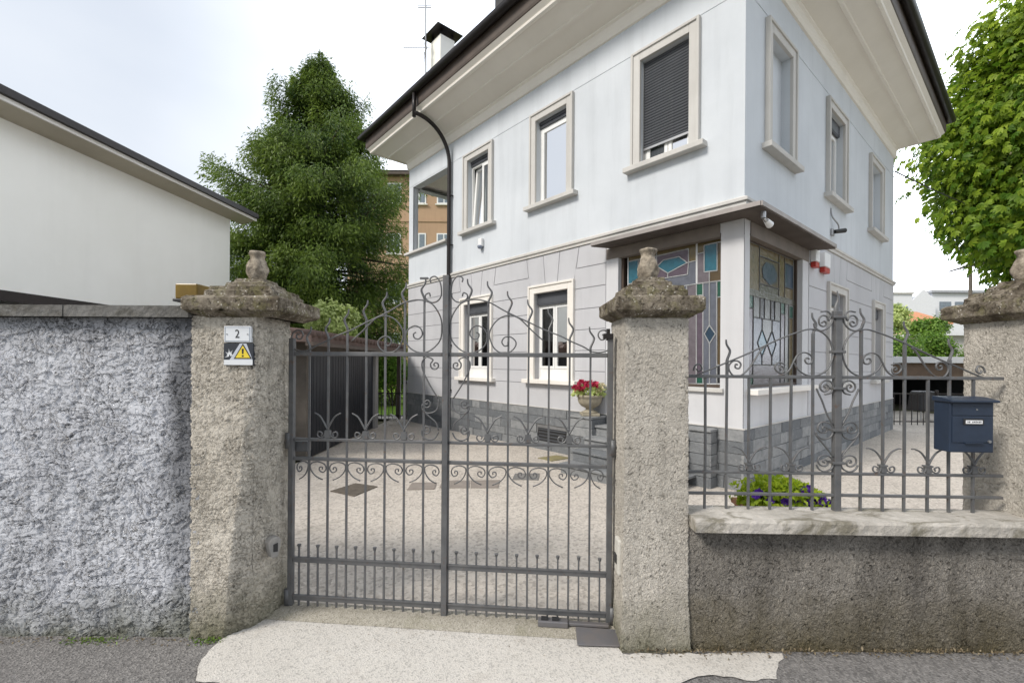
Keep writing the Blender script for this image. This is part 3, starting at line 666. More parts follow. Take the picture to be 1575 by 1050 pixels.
FS = [
    [(1066, 570), (1069, 562), (1076, 560), (1079, 567), (1074, 571), (1071, 567)],
    [(1068, 577.5), (1082, 572), (1111, 560), (1149, 544), (1197, 522), (1236.6, 507.7), (1252, 507), (1265, 512), (1275, 523), (1281, 541)],
    [(1134, 561), (1131, 560), (1130.5, 565), (1136, 566.5), (1139, 560), (1134, 555), (1126, 556), (1120.5, 563), (1122, 571), (1128, 577.5), (1137, 578), (1146, 572), (1156, 560), (1168, 541), (1176, 533)],
    [(1201, 568), (1198, 566), (1201, 563), (1205, 566.5), (1203, 573), (1196, 572), (1191, 566), (1193, 560), (1199, 557.5), (1206, 560)],
    [(1197, 577), (1206, 575), (1214, 568), (1220, 556), (1226, 546), (1235, 542), (1244, 544.5), (1249, 551), (1247, 558), (1241, 559), (1237.5, 554.5), (1240, 550.5), (1244, 552)],
    [(1221, 558), (1226, 567), (1236, 575), (1249, 578), (1262, 575), (1273, 566), (1279, 553), (1282, 541)],
    [(1263, 497), (1267, 494), (1270, 498), (1266, 502), (1260, 499), (1259, 491), (1264, 485.5), (1271, 487), (1274, 493), (1277, 484), (1271, 478.6), (1262, 480)],
    [(1251, 497), (1253, 504), (1262, 508.5), (1272, 505), (1279, 496), (1281, 487)],
    [(1269, 596), (1266.5, 594), (1269, 591), (1273.5, 594), (1272, 600), (1266, 602), (1261, 597), (1262, 590), (1269, 585), (1277, 587), (1281, 595), (1277, 604), (1268, 606.5)],
    [(1255, 597), (1258, 604), (1264, 617), (1271, 636), (1280, 652)],
    [(1267, 660), (1264, 659), (1266, 655.5), (1271, 658), (1270, 664), (1263, 665), (1257, 660), (1259, 652), (1267, 648.5), (1277, 652), (1281, 661), (1277, 671), (1267, 675), (1258, 671), (1254, 664)],
    [(1254, 668), (1262, 678), (1272, 690), (1281, 702)],
    [(1268, 711), (1265, 709.5), (1267, 706.5), (1272, 709), (1271, 715), (1264, 716), (1258, 711), (1259, 703), (1267, 699.5), (1277, 703), (1281, 711), (1278, 720), (1268, 724.5), (1259, 721), (1255, 714)],
]
def fence_scroll(pl, mirror=False, r=.0048):
    pts = [FN.hit(*p) for p in pl]
    if mirror: pts = [(2 * FC - a, b) for a, b in pts]
    pp = catmull([Vector((a, b, 0)) for a, b in pts], 5); m = MB()
    m.tube([FN.at(p.x, p.y, .004) for p in pp], r, 6, up=FN.n, flat=1.35); m.build('scroll', MAT['iron'], FR, smooth=True)
for q in FS: fence_scroll(q); fence_scroll(q, True)
for px in (1151.7, 1217, 1358, 1427, 1497):
    u0 = FN.hit(px, 700)[0]; m = MB(); m.fbox(FN, u0 - .014, u0 + .014, z2 + .011, z2 + .05, -.014, .012); m.fbox(FN, u0 - .019, u0 + .019, z2 + .045, z2 + .055, -.018, .016)
    for s_ in (-1, 1):
        pp = catmull([Vector((u0 + s_ * a, z2 + b, 0)) for a, b in ((0, .06), (.018, .095), (.045, .13), (.08, .148), (.098, .148))], 5); m.tube([FN.at(p.x, p.y, .006) for p in pp], [.0065 - .003 * k / len(pp) for k in range(len(pp))], 6, up=FN.n)
        sp = [(.012, .045), (.020, .022)] + [(.042 - .019 * math.cos(a), .031 - .019 * math.sin(a)) for a in (.9, 1.6, 2.4, 3.2, 4.0)] + [(.042 - .010 * math.cos(a), .033 - .010 * math.sin(a)) for a in (5.0, 6.2, 7.5)]
        pp = catmull([Vector((u0 + s_ * a, z2 + b, 0)) for a, b in sp], 4); m.tube([FN.at(p.x, p.y, .006) for p in pp], .0046, 6, up=FN.n)
    m.build('fleur', MAT['iron'], FR)

# --- letterbox
LB = Fac(FN.at(0, 0, .012)[:2], (1.87, -.06), (-.06, -1.87))
ua, ub = LB.hit(1462, 650, .105)[0], LB.hit(1530, 650, .105)[0]; zt, zb = LB.hit(1495, 617, .105)[1], LB.hit(1495, 696, .105)[1]
bx = thing('letterbox', LB.at((ua + ub) / 2, zb, .05), 'dark navy metal letterbox with a white name slot on the iron fence', 'letterbox')
m = MB(); m.fbox(LB, ua, ub, zb, zt, .0, .10); m.build('body', MAT['navy'], bx, bevel=.005)
m = MB(); pr = [LB.at(ua - .010, zt - .004, .0), LB.at(ua - .010, zt + .022, .0), LB.at(ua - .010, zt + .020, .05), LB.at(ua - .010, zt + .006, .125), LB.at(ua - .010, zt - .006, .125)]
m.prism(pr, LB.d * (ub - ua + .020)); m.build('lid', MAT['navy'], bx, bevel=.003)
h = zt - zb; w_ = ub - ua
m = MB(); m.fbox(LB, ua + .012, ub - .008, zb + .055, zt - .085, .1005, .104); m.build('door', MAT['navy'], bx, bevel=.002)
m = MB(); m.fbox(LB, ua + .012, ub - .008, zt - .078, zt - .012, .1005, .1035); m.build('flap', MAT['navy'], bx, bevel=.002)
m = MB(); m.fbox(LB, ua + .068, ub - .060, zt - .128, zt - .095, .1045, .1075); nf = m.build('name_frame', MAT['black'], bx)
m = MB(); m.fbox(LB, ua + .078, ub - .068, zt - .122, zt - .103, .108, .1095); m.build('name_card', MAT['white_plastic'], bx)
m = MB()
for i in range(9):
    a = ua + .086 + i * .0085
    if i in (2, ): continue
    m.fbox(LB, a, a + .005, zt - .116 - .001 * (i % 2), zt - .109 + .001 * (i % 3), .1097, .1102)
m.build('name_print', MAT['navy_print'], bx)
m = MB(); m.fbox(LB, ua + .075, ub - .065, zb + .050, zb + .056, .1045, .112); m.build('grip', MAT['navy'], bx)
m = MB(); m.tube([LB.at(ub - .028, zb + .062, .104), LB.at(ub - .028, zb + .062, .110)], .008, 12); m.build('lock', MAT['silver'], bx)
m = MB(); m.tube([LB.at(ub - .095, zt - .045, .1035), LB.at(ub - .095, zt - .045, .107)], .006, 3); m.build('emblem', MAT['silver'], bx)

# --- signs on the left pillar
SG = Fac((-1.845, 2.632), (1, 0), (0, -1))
def uz(px, py, o=.022): return SG.hit(px, py, o)
a = uz(344, 501); b = uz(385.5, 526.5)
np_ = thing('house_number_plate', SG.at((a[0] + b[0]) / 2, b[1], .02), 'small white enamel plate with black number 2 on the beige pillar', 'number plate')
m = MB(); m.fbox(SG, a[0], b[0], b[1], a[1], -.03, .020); m.build('enamel', MAT['plate'], np_, bevel=.004)
m = MB()
for x0, x1, z0_, z1_ in ((a[0] + .006, b[0] - .006, a[1] - .009, a[1] - .006), (a[0] + .006, b[0] - .006, b[1] + .006, b[1] + .009), (a[0] + .006, a[0] + .009, b[1] + .009, a[1] - .009), (b[0] - .009, b[0] - .006, b[1] + .009, a[1] - .009)):
    m.fbox(SG, x0, x1, z0_, z1_, .0203, .0209)
m.build('border_line', plain('sign blue line', (.28, .33, .40), rough=.4), np_)
def text_mesh(body, size, fac, uc, zc, o, mat, parent, name, xs=1.0):
    cu = bpy.data.curves.new('t', 'FONT'); cu.body = body; cu.size = size; cu.extrude = .0006; cu.align_x = 'CENTER'; cu.align_y = 'CENTER'
    to = bpy.data.objects.new('t', cu); col.objects.link(to); dg = bpy.context.evaluated_depsgraph_get(); dg.update()
    me = bpy.data.meshes.new_from_object(to.evaluated_get(dg)); bpy.data.objects.remove(to)
    off = Vector(LOC[parent.name])
    for v in me.vertices:
        x, y, z = v.co; v.co = fac.at(uc + x * xs, zc + y, o + z) - off
    me.materials.clear(); me.name = name
    return link_mesh(name, me, mat, parent)
text_mesh('2', .068, SG, (a[0] + b[0]) / 2, (a[1] + b[1]) / 2, .0212, MAT['black'], np_, 'numeral', .8)
for u_ in (a[0] + .018, b[0] - .018): m = MB(); m.tube([SG.at(u_, (a[1] + b[1]) / 2, .0203), SG.at(u_, (a[1] + b[1]) / 2, .023)], .004, 8); m.build('screw', MAT['silver'], np_)
a = uz(343.5, 527.5); b = uz(388, 561.5)
ws = thing('warning_sign', SG.at((a[0] + b[0]) / 2, b[1], .02), 'small dark sign with yellow warning triangle under the house number', 'warning sign')
m = MB(); m.fbox(SG, a[0], b[0], b[1], a[1], -.03, .017); m.build('panel', MAT['navy_print'], ws)
m = MB(); m.fbox(SG, a[0] + .001, b[0] - .001, b[1] + .001, b[1] + .030, .0173, .0180); m.build('white_band', MAT['plate'], ws)
cu_, cz = a[0] + (b[0] - a[0]) * .66, b[1] + .038
m = MB(); m.fpoly(SG, [(cu_ - .078, cz - .010), (cu_ + .056, cz - .010), (cu_ + .020, a[1] - .001), (cu_ - .018, a[1] - .001)], .0173, .0179); m.build('grey_field', plain('sign grey', (.55, .58, .64), rough=.4), ws)
m = MB(); m.fpoly(SG, [(cu_ - .052, cz - .002), (cu_ + .052, cz - .002), (cu_, cz + .086)], .0181, .0186); m.build('triangle_edge', MAT['black'], ws)
m = MB(); m.fpoly(SG, [(cu_ - .042, cz + .004), (cu_ + .042, cz + .004), (cu_, cz + .074)], .0188, .0193); m.build('triangle', MAT['yellow'], ws)
m = MB(); m.fpoly(SG, [(cu_ - .004, cz + .026), (cu_ + .004, cz + .026), (cu_ + .006, cz + .056), (cu_ - .006, cz + .056)], .0195, .020); m.fbox(SG, cu_ - .005, cu_ + .005, cz + .010, cz + .019, .0195, .020); m.build('exclamation_mark', MAT['black'], ws)
m = MB(); bc = (a[0] + .034, b[1] + .075)
for k in range(9):
    an = R(100 + (k - 4) * 24); l_ = .040 if k % 2 == 0 else .026
    m.fpoly(SG, [(bc[0] + .006 * math.cos(an + .9), bc[1] - .02 + .006 * math.sin(an + .9)), (bc[0] + .006 * math.cos(an - .9), bc[1] - .02 + .006 * math.sin(an - .9)), (bc[0] + l_ * math.cos(an) * .7, bc[1] - .02 + l_ * math.sin(an))], .0181 + k * .00004, .0185 + k * .00004)
m.build('burst_mark', MAT['plate'], ws)

# --- little things on the pillars and wall
ph = thing('photocell_recess', (-1.50, 2.80, .5), 'black photocell recess in smooth mortar low on the splayed pillar', 'photocell')
nn = Vector((.9, -.65, 0)).normalized(); c = at_depth(424, 842, 2.765) - nn * .010; tt = Vector((-nn.y, nn.x, 0))
m = MB(); pts = [c + tt * (.035 * math.cos(t) * (1 + .2 * math.sin(3 * t))) + Vector((0, 0, .075 * math.sin(t) * (1 + .15 * math.cos(2 * t)))) for t in [2 * math.pi * i / 14 for i in range(14)]]; m.prism([p - nn * .05 for p in pts], nn * .056); m.build('mortar_patch', plain('smooth mortar', (.24, .235, .225), (.33, .31, .28), scale=12, rough=.9, bump=.004), ph, bevel=.008)
m = MB(); m.prism([c + tt * a_ + Vector((0, 0, b_)) + nn * .006 for a_, b_ in ((-.012, -.022), (.014, -.026), (.014, .026), (-.012, .022))], nn * .004); m.build('hole', MAT['black'], ph)
ph = thing('photocell_recess', (.62, 2.60, .5), 'black photocell recess on the gate side of the fence pillar', 'photocell')
m = MB(); m.box(.606, .64, 2.575, 2.665, .40, .60); m.build('mortar_patch', plain('smooth pale mortar', (.55, .53, .48), (.47, .45, .40), scale=12, rough=.9, bump=.004), ph, bevel=.01)
m = MB(); m.box(.600, .607, 2.60, 2.645, .46, .51); m.build('hole', MAT['black'], ph)
bc_ = thing('gate_beacon', at_depth(286, 462, 2.86), 'amber box shaped beacon lamp on the tall wall beside the pillar cap', 'beacon')
p0 = at_depth(269, 459, 2.80); p1 = at_depth(303, 436, 2.80)
m = MB(); m.box(p0.x, p1.x, 2.80, 2.93, p0.z, p1.z); m.build('lens', MAT['amber'], bc_, bevel=.006)
m = MB(); m.box(p0.x - .008, p1.x + .01, 2.79, 2.94, p0.z - .018, p0.z - .001); m.box(p0.x + .03, p1.x - .03, 2.83, 2.90, 1.90, p0.z - .0185); m.build('base', MAT['black'], bc_, bevel=.003)
# ================================================================== VILLA
CO = on_ground(1142, 757); ra_, rb_ = ray(184, 554), ray(1602, 564)
dA = Vector((ra_.x, ra_.y, 0)).normalized(); dB = Vector((-dA.y, dA.x, 0)) * -1
if dB.x < 0: dB = -dB
nA = -dB; nB = -dA; LEN = 8.75
FA = Fac(CO, dA, nA); FBf = Fac(CO, dB, nB)
FL = Fac(CO + dA * LEN, dB, dA); FK = Fac(CO + dB * LEN, dA, dB)
V = thing('villa', CO + (dA + dB) * (LEN / 2), 'two storey pale blue grey villa with stained glass corner and wide eaves', 'house')
V_Z = dict(plinth=.785, string=3.60, top=7.02)
def corner(i, o):
    c = [CO, CO + dB * LEN, CO + (dA + dB) * LEN, CO + dA * LEN][i]; n1 = [(nA, nB), (nB, dB), (dB, dA), (dA, nA)][i]
    return c + n1[0] * o + n1[1] * o
def around(prof, closed=False):
    m = MB(); p = prof + ([prof[0]] if closed else [])
    for (o0, z0), (o1, z1) in zip(p[:-1], p[1:]):
        for i in range(4):
            j = (i + 1) % 4; up0, up1 = Vector((0, 0, z0)), Vector((0, 0, z1))
            m.poly([corner(i, o0) + up0, corner(j, o0) + up0, corner(j, o1) + up1, corner(i, o1) + up1])
    return m
def wall_face(m, fac, u0, u1, z0, z1, holes, o=0.0):
    us = sorted({u0, u1, *[h[0] for h in holes], *[h[1] for h in holes]}); zs = sorted({z0, z1, *[h[2] for h in holes], *[h[3] for h in holes]})
    for a, b in zip(us[:-1], us[1:]):
        for c, d in zip(zs[:-1], zs[1:]):
            mu, mz = (a + b) / 2, (c + d) / 2
            if any(h[0] < mu < h[1] and h[2] < mz < h[3] for h in holes): continue
            m.poly([fac.at(a, c, o), fac.at(b, c, o), fac.at(b, d, o), fac.at(a, d, o)])
    for h in holes:
        dep = h[4]; a, b, c, d = h[:4]
        for (p, q) in (((a, c), (b, c)), ((b, c), (b, d)), ((b, d), (a, d)), ((a, d), (a, c))):
            m.poly([fac.at(*p, o), fac.at(*q, o), fac.at(*q, o - dep), fac.at(*p, o - dep)])
FR_W = .135
def hole_of(u0, u1, z0, z1, dep=.16): return (u0 + FR_W, u1 - FR_W, z0, z1 - FR_W, dep)
WIN = {  # facade, outer left/right, sill top, outer top, style, trim
    'A': [(FA, .595, 1.64, 4.575, 6.27, 'shutter', 'trim'), (FA, 2.855, 3.905, 4.555, 6.26, 'curtain', 'trim'), (FA, 5.085, 6.125, 4.555, 6.25, 'tilt', 'trim')],
    'B': [(FBf, .64, 1.68, 4.545, 6.24, 'blind', 'trim'), (FBf, 3.28, 4.42, 4.545, 6.20, 'open', 'trim'), (FBf, 6.26, 7.44, 4.535, 6.14, 'blind', 'trim')],
    'GA': [(FA, 2.80, 3.915, 1.30, 3.03, 'casement', 'trim_light'), (FA, 5.06, 6.215, 1.28, 3.03, 'casement', 'trim_light')],
    'GB': [(FBf, 3.34, 4.50, 1.28, 3.03, 'casement', 'trim'), (FBf, 6.55, 7.60, 1.28, 3.02, 'casement', 'trim')]}
LOG = (6.86, LEN, 4.53, 6.27, .22)
m = MB()
wall_face(m, FA, 0, LEN, 3.60, 7.03, [hole_of(*w[1:5]) for w in WIN['A']] + [LOG])
wall_face(m, FBf, 0, LEN, 3.60, 7.03, [hole_of(*w[1:5], dep=.12 if w[5] == 'blind' else .16) for w in WIN['B']])
wall_face(m, FL, 0, LEN, 3.60, 7.03, [(0, 2.5, 4.53, 6.27, .22)])
wall_face(m, FK, 0, LEN, 0, 7.03, [])
m.build('upper_wall', MAT['wall_white'], V)
# loggia room
m = MB()
at3 = lambda u, v, z: CO + dA * u + dB * v + Vector((0, 0, z))
m.poly([at3(LOG[0] - .12, 2.5, 3.6), at3(LEN, 2.5, 3.6), at3(LEN, 2.5, 6.6), at3(LOG[0] - .12, 2.5, 6.6)])
m.poly([at3(LOG[0] - .12, .2, 3.6), at3(LOG[0] - .12, 2.5, 3.6), at3(LOG[0] - .12, 2.5, 6.6), at3(LOG[0] - .12, .2, 6.6)])
m.build('loggia_wall', MAT['wall_white'], V)
m = MB(); m.poly([at3(LOG[0] - .12, .02, 6.40), at3(LEN - .02, .02, 6.40), at3(LEN - .02, 2.5, 6.40), at3(LOG[0] - .12, 2.5, 6.40)]); m.build('loggia_ceiling', MAT['soffit'], V)
m = MB(); m.poly([at3(LOG[0] - .12, .02, 3.7), at3(LEN - .02, .02, 3.7), at3(LEN - .02, 2.5, 3.7), at3(LOG[0] - .12, 2.5, 3.7)]); m.build('loggia_floor', MAT['courtyard'], V)
m = MB(); m.lathe([(.115, 0), (.115, .03), (.092, .05), (.088, 1.6), (.105, 1.67), (.105, 1.74)], at3(LEN - .11, .11, 4.53), 20); m.build('loggia_column', MAT['wall_white'], V, smooth=False)
m = MB(); m.fbox(FA, LOG[0] - .08, LEN + .10, 4.475, 4.535, -.24, .10); m.build('loggia_sill', MAT['trim'], V, bevel=.006)
m = MB(); m.fbox(FL, .245, 2.5, 4.475, 4.535, -.24, .10); m.build('loggia_sill', MAT['trim'], V)
lw = MB(); LWf = Fac(at3(LOG[0] - .12, 2.5, 0), dA, nA)
lw.fbox(LWf, .30, 1.20, 4.45, 6.1, 0, .04); lwo = lw.build('loggia_window', MAT['white_frame'], V)
m = MB(); m.fbox(LWf, .38, .73, 4.55, 6.02, .042, .048); m.fbox(LWf, .77, 1.12, 4.55, 6.02, .042, .048); m.build('pane', MAT['room'], lwo)
# ground floor
HA = (.29, 1.90, 1.29, 3.31, .13); HB = (.16, 2.13, 1.29, 3.27, .12)
m = MB()
wall_face(m, FA, 2.13, LEN, .60, 3.60, [hole_of(*w[1:5]) for w in WIN['GA']])
wall_face(m, FBf, 2.40, LEN, .60, 3.60, [hole_of(*w[1:5]) for w in WIN['GB']])
wall_face(m, FL, 0, LEN, .60, 3.60, [])
gw = m.build('ground_wall', MAT['wall_groove'], V)
m = MB()
wall_face(m, FA, 0, 2.13, .60, 3.60, [HA], .004); wall_face(m, FBf, 0, 2.40, .60, 3.60, [HB], .004); m.build('corner_wall', MAT['wall_bay'] if 'wall_bay' in MAT else MAT['wall_white'], V)
ROWS = [3.585, 3.215, 2.865, 2.515, 2.165, 1.815, 1.465, 1.225]
G_ = .0055
def panel(fac, pts):
    m = MB(); m.fpoly(fac, pts, -.004, .013); m.build('wall_panel', MAT['wall_grey'], gw, bevel=.004, seg=1)
def panel_rect(fac, a, b, c, d):
    if b - a > .05: panel(fac, [(a + G_, c + G_), (b - G_, c + G_), (b - G_, d - G_), (a + G_, d - G_)])
for fac, start, wins in ((FA, 2.13, WIN['GA']), (FBf, 2.40, WIN['GB']), (FL, 0, [])):
    for k, (zt_, zb_) in enumerate(zip(ROWS[:-1], ROWS[1:])):
        cuts = [start]
        for w in wins: cuts += [w[1], w[2]]
        cuts.append(LEN)
        if fac is FL: panel_rect(fac, 0, LEN, zb_, zt_); continue
        for i in range(0, len(cuts), 2):
            a, b = cuts[i], cuts[i + 1]
            if k == 0: continue
            panel_rect(fac, a + (.004 if i else 0), b - (.004 if i + 2 < len(cuts) else 0), zb_, zt_)
        if k == 0:                                                    # top course: plain lengths and splayed blocks over each window
            edges = []
            for w in wins:
                cu, hw = (w[1] + w[2]) / 2, (w[2] - w[1]) / 2
                ztop, zlow, zw = 3.585, 3.215, w[4] + .004
                x = [cu - hw, cu - .15, cu + .15, cu + hw]; xt = [cu - hw - .10, cu - .21, cu + .21, cu + hw + .10]
                for q in range(3):
                    lo_l, lo_r = x[q], x[q + 1]
                    panel(fac, [(lo_l + G_, zw), (lo_r - G_, zw), (xt[q + 1] - G_, ztop - G_), (xt[q] + G_, ztop - G_)])
                edges.append((x[0], xt[0], x[3], xt[3]))
            us_ = start; ut_ = start
            for e in edges:
                panel(fac, [(us_ + G_, zlow + G_), (e[0] - .045 - G_, zlow + G_), (e[1] - G_, ztop - G_), (ut_ + G_, ztop - G_)])
                us_, ut_ = e[2] + .045, e[3]
            panel(fac, [(us_ + G_, zlow + G_), (LEN - G_, zlow + G_), (LEN - G_, ztop - G_), (ut_ + G_, ztop - G_)])
    m = MB(); m.fbox(fac, start, LEN, .76, 1.222, -.01, .012); m.build('apron_band', MAT['wall_grey'], gw)
    for w in wins: pass
# string course, eaves, roof
m = around([(0, 3.585), (.035, 3.59), (.035, 3.63), (.06, 3.645), (.06, 3.68), (0, 3.715)]); m.build('string_course', MAT['trim'], V)
m = MB()
for f_ in (FA, FBf, FL): m.fbox(f_, -.006 if f_ is FA else 0, LEN, 6.305, 6.33, 0, .006)
m.build('frieze_line', MAT['wall_white'], V)
m = around([(0, 6.77), (.03, 6.78), (.05, 6.84), (.05, 6.96), (.075, 6.985), (.075, 7.02)]); m.build('eaves_moulding', MAT['soffit_trim'], V)
m = around([(.06, 7.005), (.38, 7.135), (.39, 7.115), (.43, 7.13), (.44, 7.155), (.74, 7.285)]); m.build('soffit', MAT['soffit'], V)
m = around([(.72, 7.265), (.74, 7.255), (.775, 7.275), (.785, 7.31), (.76, 7.325)], True); m.build('soffit_bead', MAT['soffit_trim'], V)
m = around([(.77, 7.31), (.845, 7.385)]); m.build('soffit_strip', MAT['soffit'], V)
m = around([(.83, 7.375), (.855, 7.40), (.865, 7.44), (.865, 7.72), (.84, 7.74)]); m.build('fascia', MAT['fascia'], V)
gp = [(.945 + .085 * math.cos(R(a)), 7.71 + .085 * math.sin(R(a))) for a in range(180, 361, 15)] + [(1.034, 7.725), (1.022, 7.73)] + [(.945 + .074 * math.cos(R(a)), 7.712 + .074 * math.sin(R(a))) for a in range(360, 179, -20)]
m = around(gp); m.build('gutter', MAT['gutter'], V, smooth=True)
EAVE = (.93, 7.735); SLOPE = .50
m = MB(); apex = CO + (dA + dB) * (LEN / 2) + Vector((0, 0, EAVE[1] + SLOPE * (LEN / 2 + EAVE[0])))
for i in range(4):
    j = (i + 1) % 4; m.poly([corner(i, EAVE[0]) + Vector((0, 0, EAVE[1])), corner(j, EAVE[0]) + Vector((0, 0, EAVE[1])), apex])
rf = m.build('roof', MAT['roof'], V)
m = MB(); ch = FA.at(8.22, 0, -.68)
CH = Fac((ch.x, ch.y), dA, nA)
m.fbox(CH, -.26, .26, 8.0, 10.28, -.22, .22); chm = m.build('chimney', MAT['neigh_wall'], rf)
for uu, oo in ((-.24, -.2), (.18, -.2), (-.24, .14), (.18, .14)):
    m = MB(); m.fbox(CH, uu, uu + .06, 10.28, 10.42, oo, oo + .06); m.build('chimney_post', MAT['gutter'], rf)
m = MB(); a4 = [CH.at(-.42, 10.42, -.40), CH.at(.42, 10.42, -.40), CH.at(.42, 10.42, .40), CH.at(-.42, 10.42, .40)]; ap_ = CH.at(0, 10.72, 0)
m.poly(a4)
for i in range(4): m.poly([a4[i], a4[(i + 1) % 4], ap_])
m.build('chimney_cap', MAT['gutter'], rf)
m = MB(); DM = Fac((FA.at(0, 0, .25).x, FA.at(0, 0, .25).y), dA, nA)
m.fbox(DM, 3.2, 4.75, 7.85, 9.2, -1.6, .0); m.build('dormer', MAT['roof'], rf)
m = MB(); m.fpoly(DM, [(2.95, 9.15), (5.0, 9.15), (3.97, 9.85)], -2.0, .18); m.build('dormer_roof', MAT['gutter'], rf)
# windows
def window(fac, u0, u1, z0, z1, style, tm, villa):
    a, b, c, d, dep = hole_of(u0, u1, z0, z1)
    m = MB()
    for (p0, p1, q0, q1) in ((u0, a, z0, z1), (b, u1, z0, z1)): m.fbox(fac, p0, p1, q0, q1, -.002, .045)
    m.fbox(fac, a, b, d, z1, -.002, .045)
    m.fbox(fac, u0 - .018, u0 + .022, z0, z1 + .018, -.001, .066); m.fbox(fac, u1 - .022, u1 + .018, z0, z1 + .018, -.001, .066); m.fbox(fac, u0 + .022, u1 - .022, z1 - .022, z1 + .018, -.001, .066)
    w = m.build('window', MAT[tm], villa, bevel=.005, seg=1)
    m = MB()
    m.fbox(fac, u0 - .11, u1 + .11, z0 - .075, z0 + .001, -dep if style != 'blind' else -.119, .125); m.build('sill', MAT[tm], w, bevel=.008)
    if style == 'blind':
        m = MB(); m.fbox(fac, a - .01, b + .01, c - .01, d + .01, -.16, -.115); m.build('blind_panel', MAT['wall_white'], w); return
    m = MB()                                                          # room seen through the glass
    for (p, q) in (((a, c), (b, c)), ((b, c), (b, d)), ((b, d), (a, d)), ((a, d), (a, c))): m.poly([fac.at(*p, -.17), fac.at(*q, -.17), fac.at(*q, -.9), fac.at(*p, -.9)])
    m.poly([fac.at(a, c, -.9), fac.at(b, c, -.9), fac.at(b, d, -.9), fac.at(a, d, -.9)]); m.build('room_recess', MAT['room'], w)
    top = d
    if style in ('casement', 'open'):
        m = MB(); m.fbox(fac, a, b, d - .20, d, -.15, -.05); m.fbox(fac, a + .03, b - .03, d - .225, d - .20, -.09, -.055); m.build('shutter_box', MAT['shutter'], w, bevel=.006); top = d - .20
    elif style in ('curtain', 'tilt'):
        m = MB(); m.fbox(fac, a, b, d - .06, d, -.15, -.06); m.fbox(fac, a, b, d - .12, d - .065, -.14, -.07); m.build('shutter_end', MAT['shutter'], w, bevel=.006); top = d - .12
    def sash(x0, x1, y0, y1, o, bw=.055, off=Vector((0, 0, 0)), lean=0.0):
        m = MB()
        rects = ((x0, x0 + bw, y0, y1), (x1 - bw, x1, y0, y1), (x0 + bw, x1 - bw, y0, y0 + bw), (x0 + bw, x1 - bw, y1 - bw, y1))
        for r_ in rects:
            m.prism([fac.at(r_[0], r_[2], o + lean * (r_[2] - y0)), fac.at(r_[1], r_[2], o + lean * (r_[2] - y0)), fac.at(r_[1], r_[3], o + lean * (r_[3] - y0)), fac.at(r_[0], r_[3], o + lean * (r_[3] - y0))], fac.n * .04)
        m.build('sash', MAT['white_frame'], w, bevel=.004, seg=1)
        m = MB(); m.poly([fac.at(x0 + bw, y0 + bw, o + .02 + lean * bw), fac.at(x1 - bw, y0 + bw, o + .02 + lean * bw), fac.at(x1 - bw, y1 - bw, o + .02 + lean * (y1 - y0 - bw)), fac.at(x0 + bw, y1 - bw, o + .02 + lean * (y1 - y0 - bw))]); m.build('pane', MAT['glass'], w)
    m = MB()
    for r_ in ((a, a + .035, c, top), (b - .035, b, c, top), (a + .035, b - .035, c, c + .04), (a + .035, b - .035, top - .035, top)): m.fbox(fac, *r_, -.155, -.10)
    m.build('frame', MAT['white_frame'], w)
    mid = (a + b) / 2
    if style == 'casement':
        low = c + .20 if fac is FA else c + .04
        if fac is FA:
            m = MB(); m.fbox(fac, a + .036, b - .036, c + .041, c + .20, -.15, -.108); m.build('bottom_panel', MAT['white_frame'], w)
        sash(a + .037, mid - .003, low, top - .036, -.135, .048); sash(mid + .003, b - .037, low, top - .036, -.135, .048)
    elif style == 'open':
        sash(a + .037, mid - .004, c + .042, top - .036, -.135, .06); sash(mid + .004, b - .037, c + .042, top - .036, -.135, .06)
    elif style == 'curtain':
        sash(a + .037, b - .037, c + .042, top - .036, -.135, .06)
    elif style == 'tilt':
        sash(a + .037, mid - .004, c + .042, top - .036, -.135, .06); sash(mid + .004, b - .037, c + .042, top - .036, -.135, .06, lean=-.07)
    elif style == 'shutter':
        sash(a + .037, mid - .004, c + .042, top - .036, -.135, .055); sash(mid + .004, b - .037, c + .042, top - .036, -.135, .055)
        m = MB(); n_ = 31; zb_ = c + .27
        for i in range(n_):
            y0 = zb_ + (d - zb_) * i / n_; y1 = zb_ + (d - zb_) * (i + .9) / n_
            m.prism([fac.at(a + .012, y0, -.075), fac.at(a + .012, y0 + .004, -.064), fac.at(a + .012, (y0 + y1) / 2, -.058), fac.at(a + .012, y1 - .004, -.064), fac.at(a + .012, y1, -.075)], fac.d * (b - a - .024))
        m.build('roller_shutter', MAT['shutter'], w)
        m = MB(); m.fbox(fac, a + .012, b - .012, zb_ - .035, zb_ - .003, -.078, -.060); m.build('shutter_bar', MAT['silver'], w)
        m = MB(); m.fbox(fac, a, a + .012, c, d, -.09, -.045); m.fbox(fac, b - .012, b, c, d, -.09, -.045); m.build('shutter_guide', MAT['silver'], w)
    if style in ('curtain', 'tilt', 'shutter', 'open'):
        m = MB(); n_ = 44
        for i in range(n_):
            x0 = a + (b - a) * i / n_; x1 = a + (b - a) * (i + 1) / n_; f0 = .03 * math.sin(i * 1.1) + .012 * math.sin(i * 2.7); f1 = .03 * math.sin((i + 1) * 1.1) + .012 * math.sin((i + 1) * 2.7)
            m.poly([fac.at(x0, c, -.26 + f0), fac.at(x1, c, -.26 + f1), fac.at(x1, d, -.26 + f1), fac.at(x0, d, -.26 + f0)])
        m.build('curtain', MAT['curtain'], w, smooth=True)
for grp in WIN.values():
    for w in grp: window(*w, V)
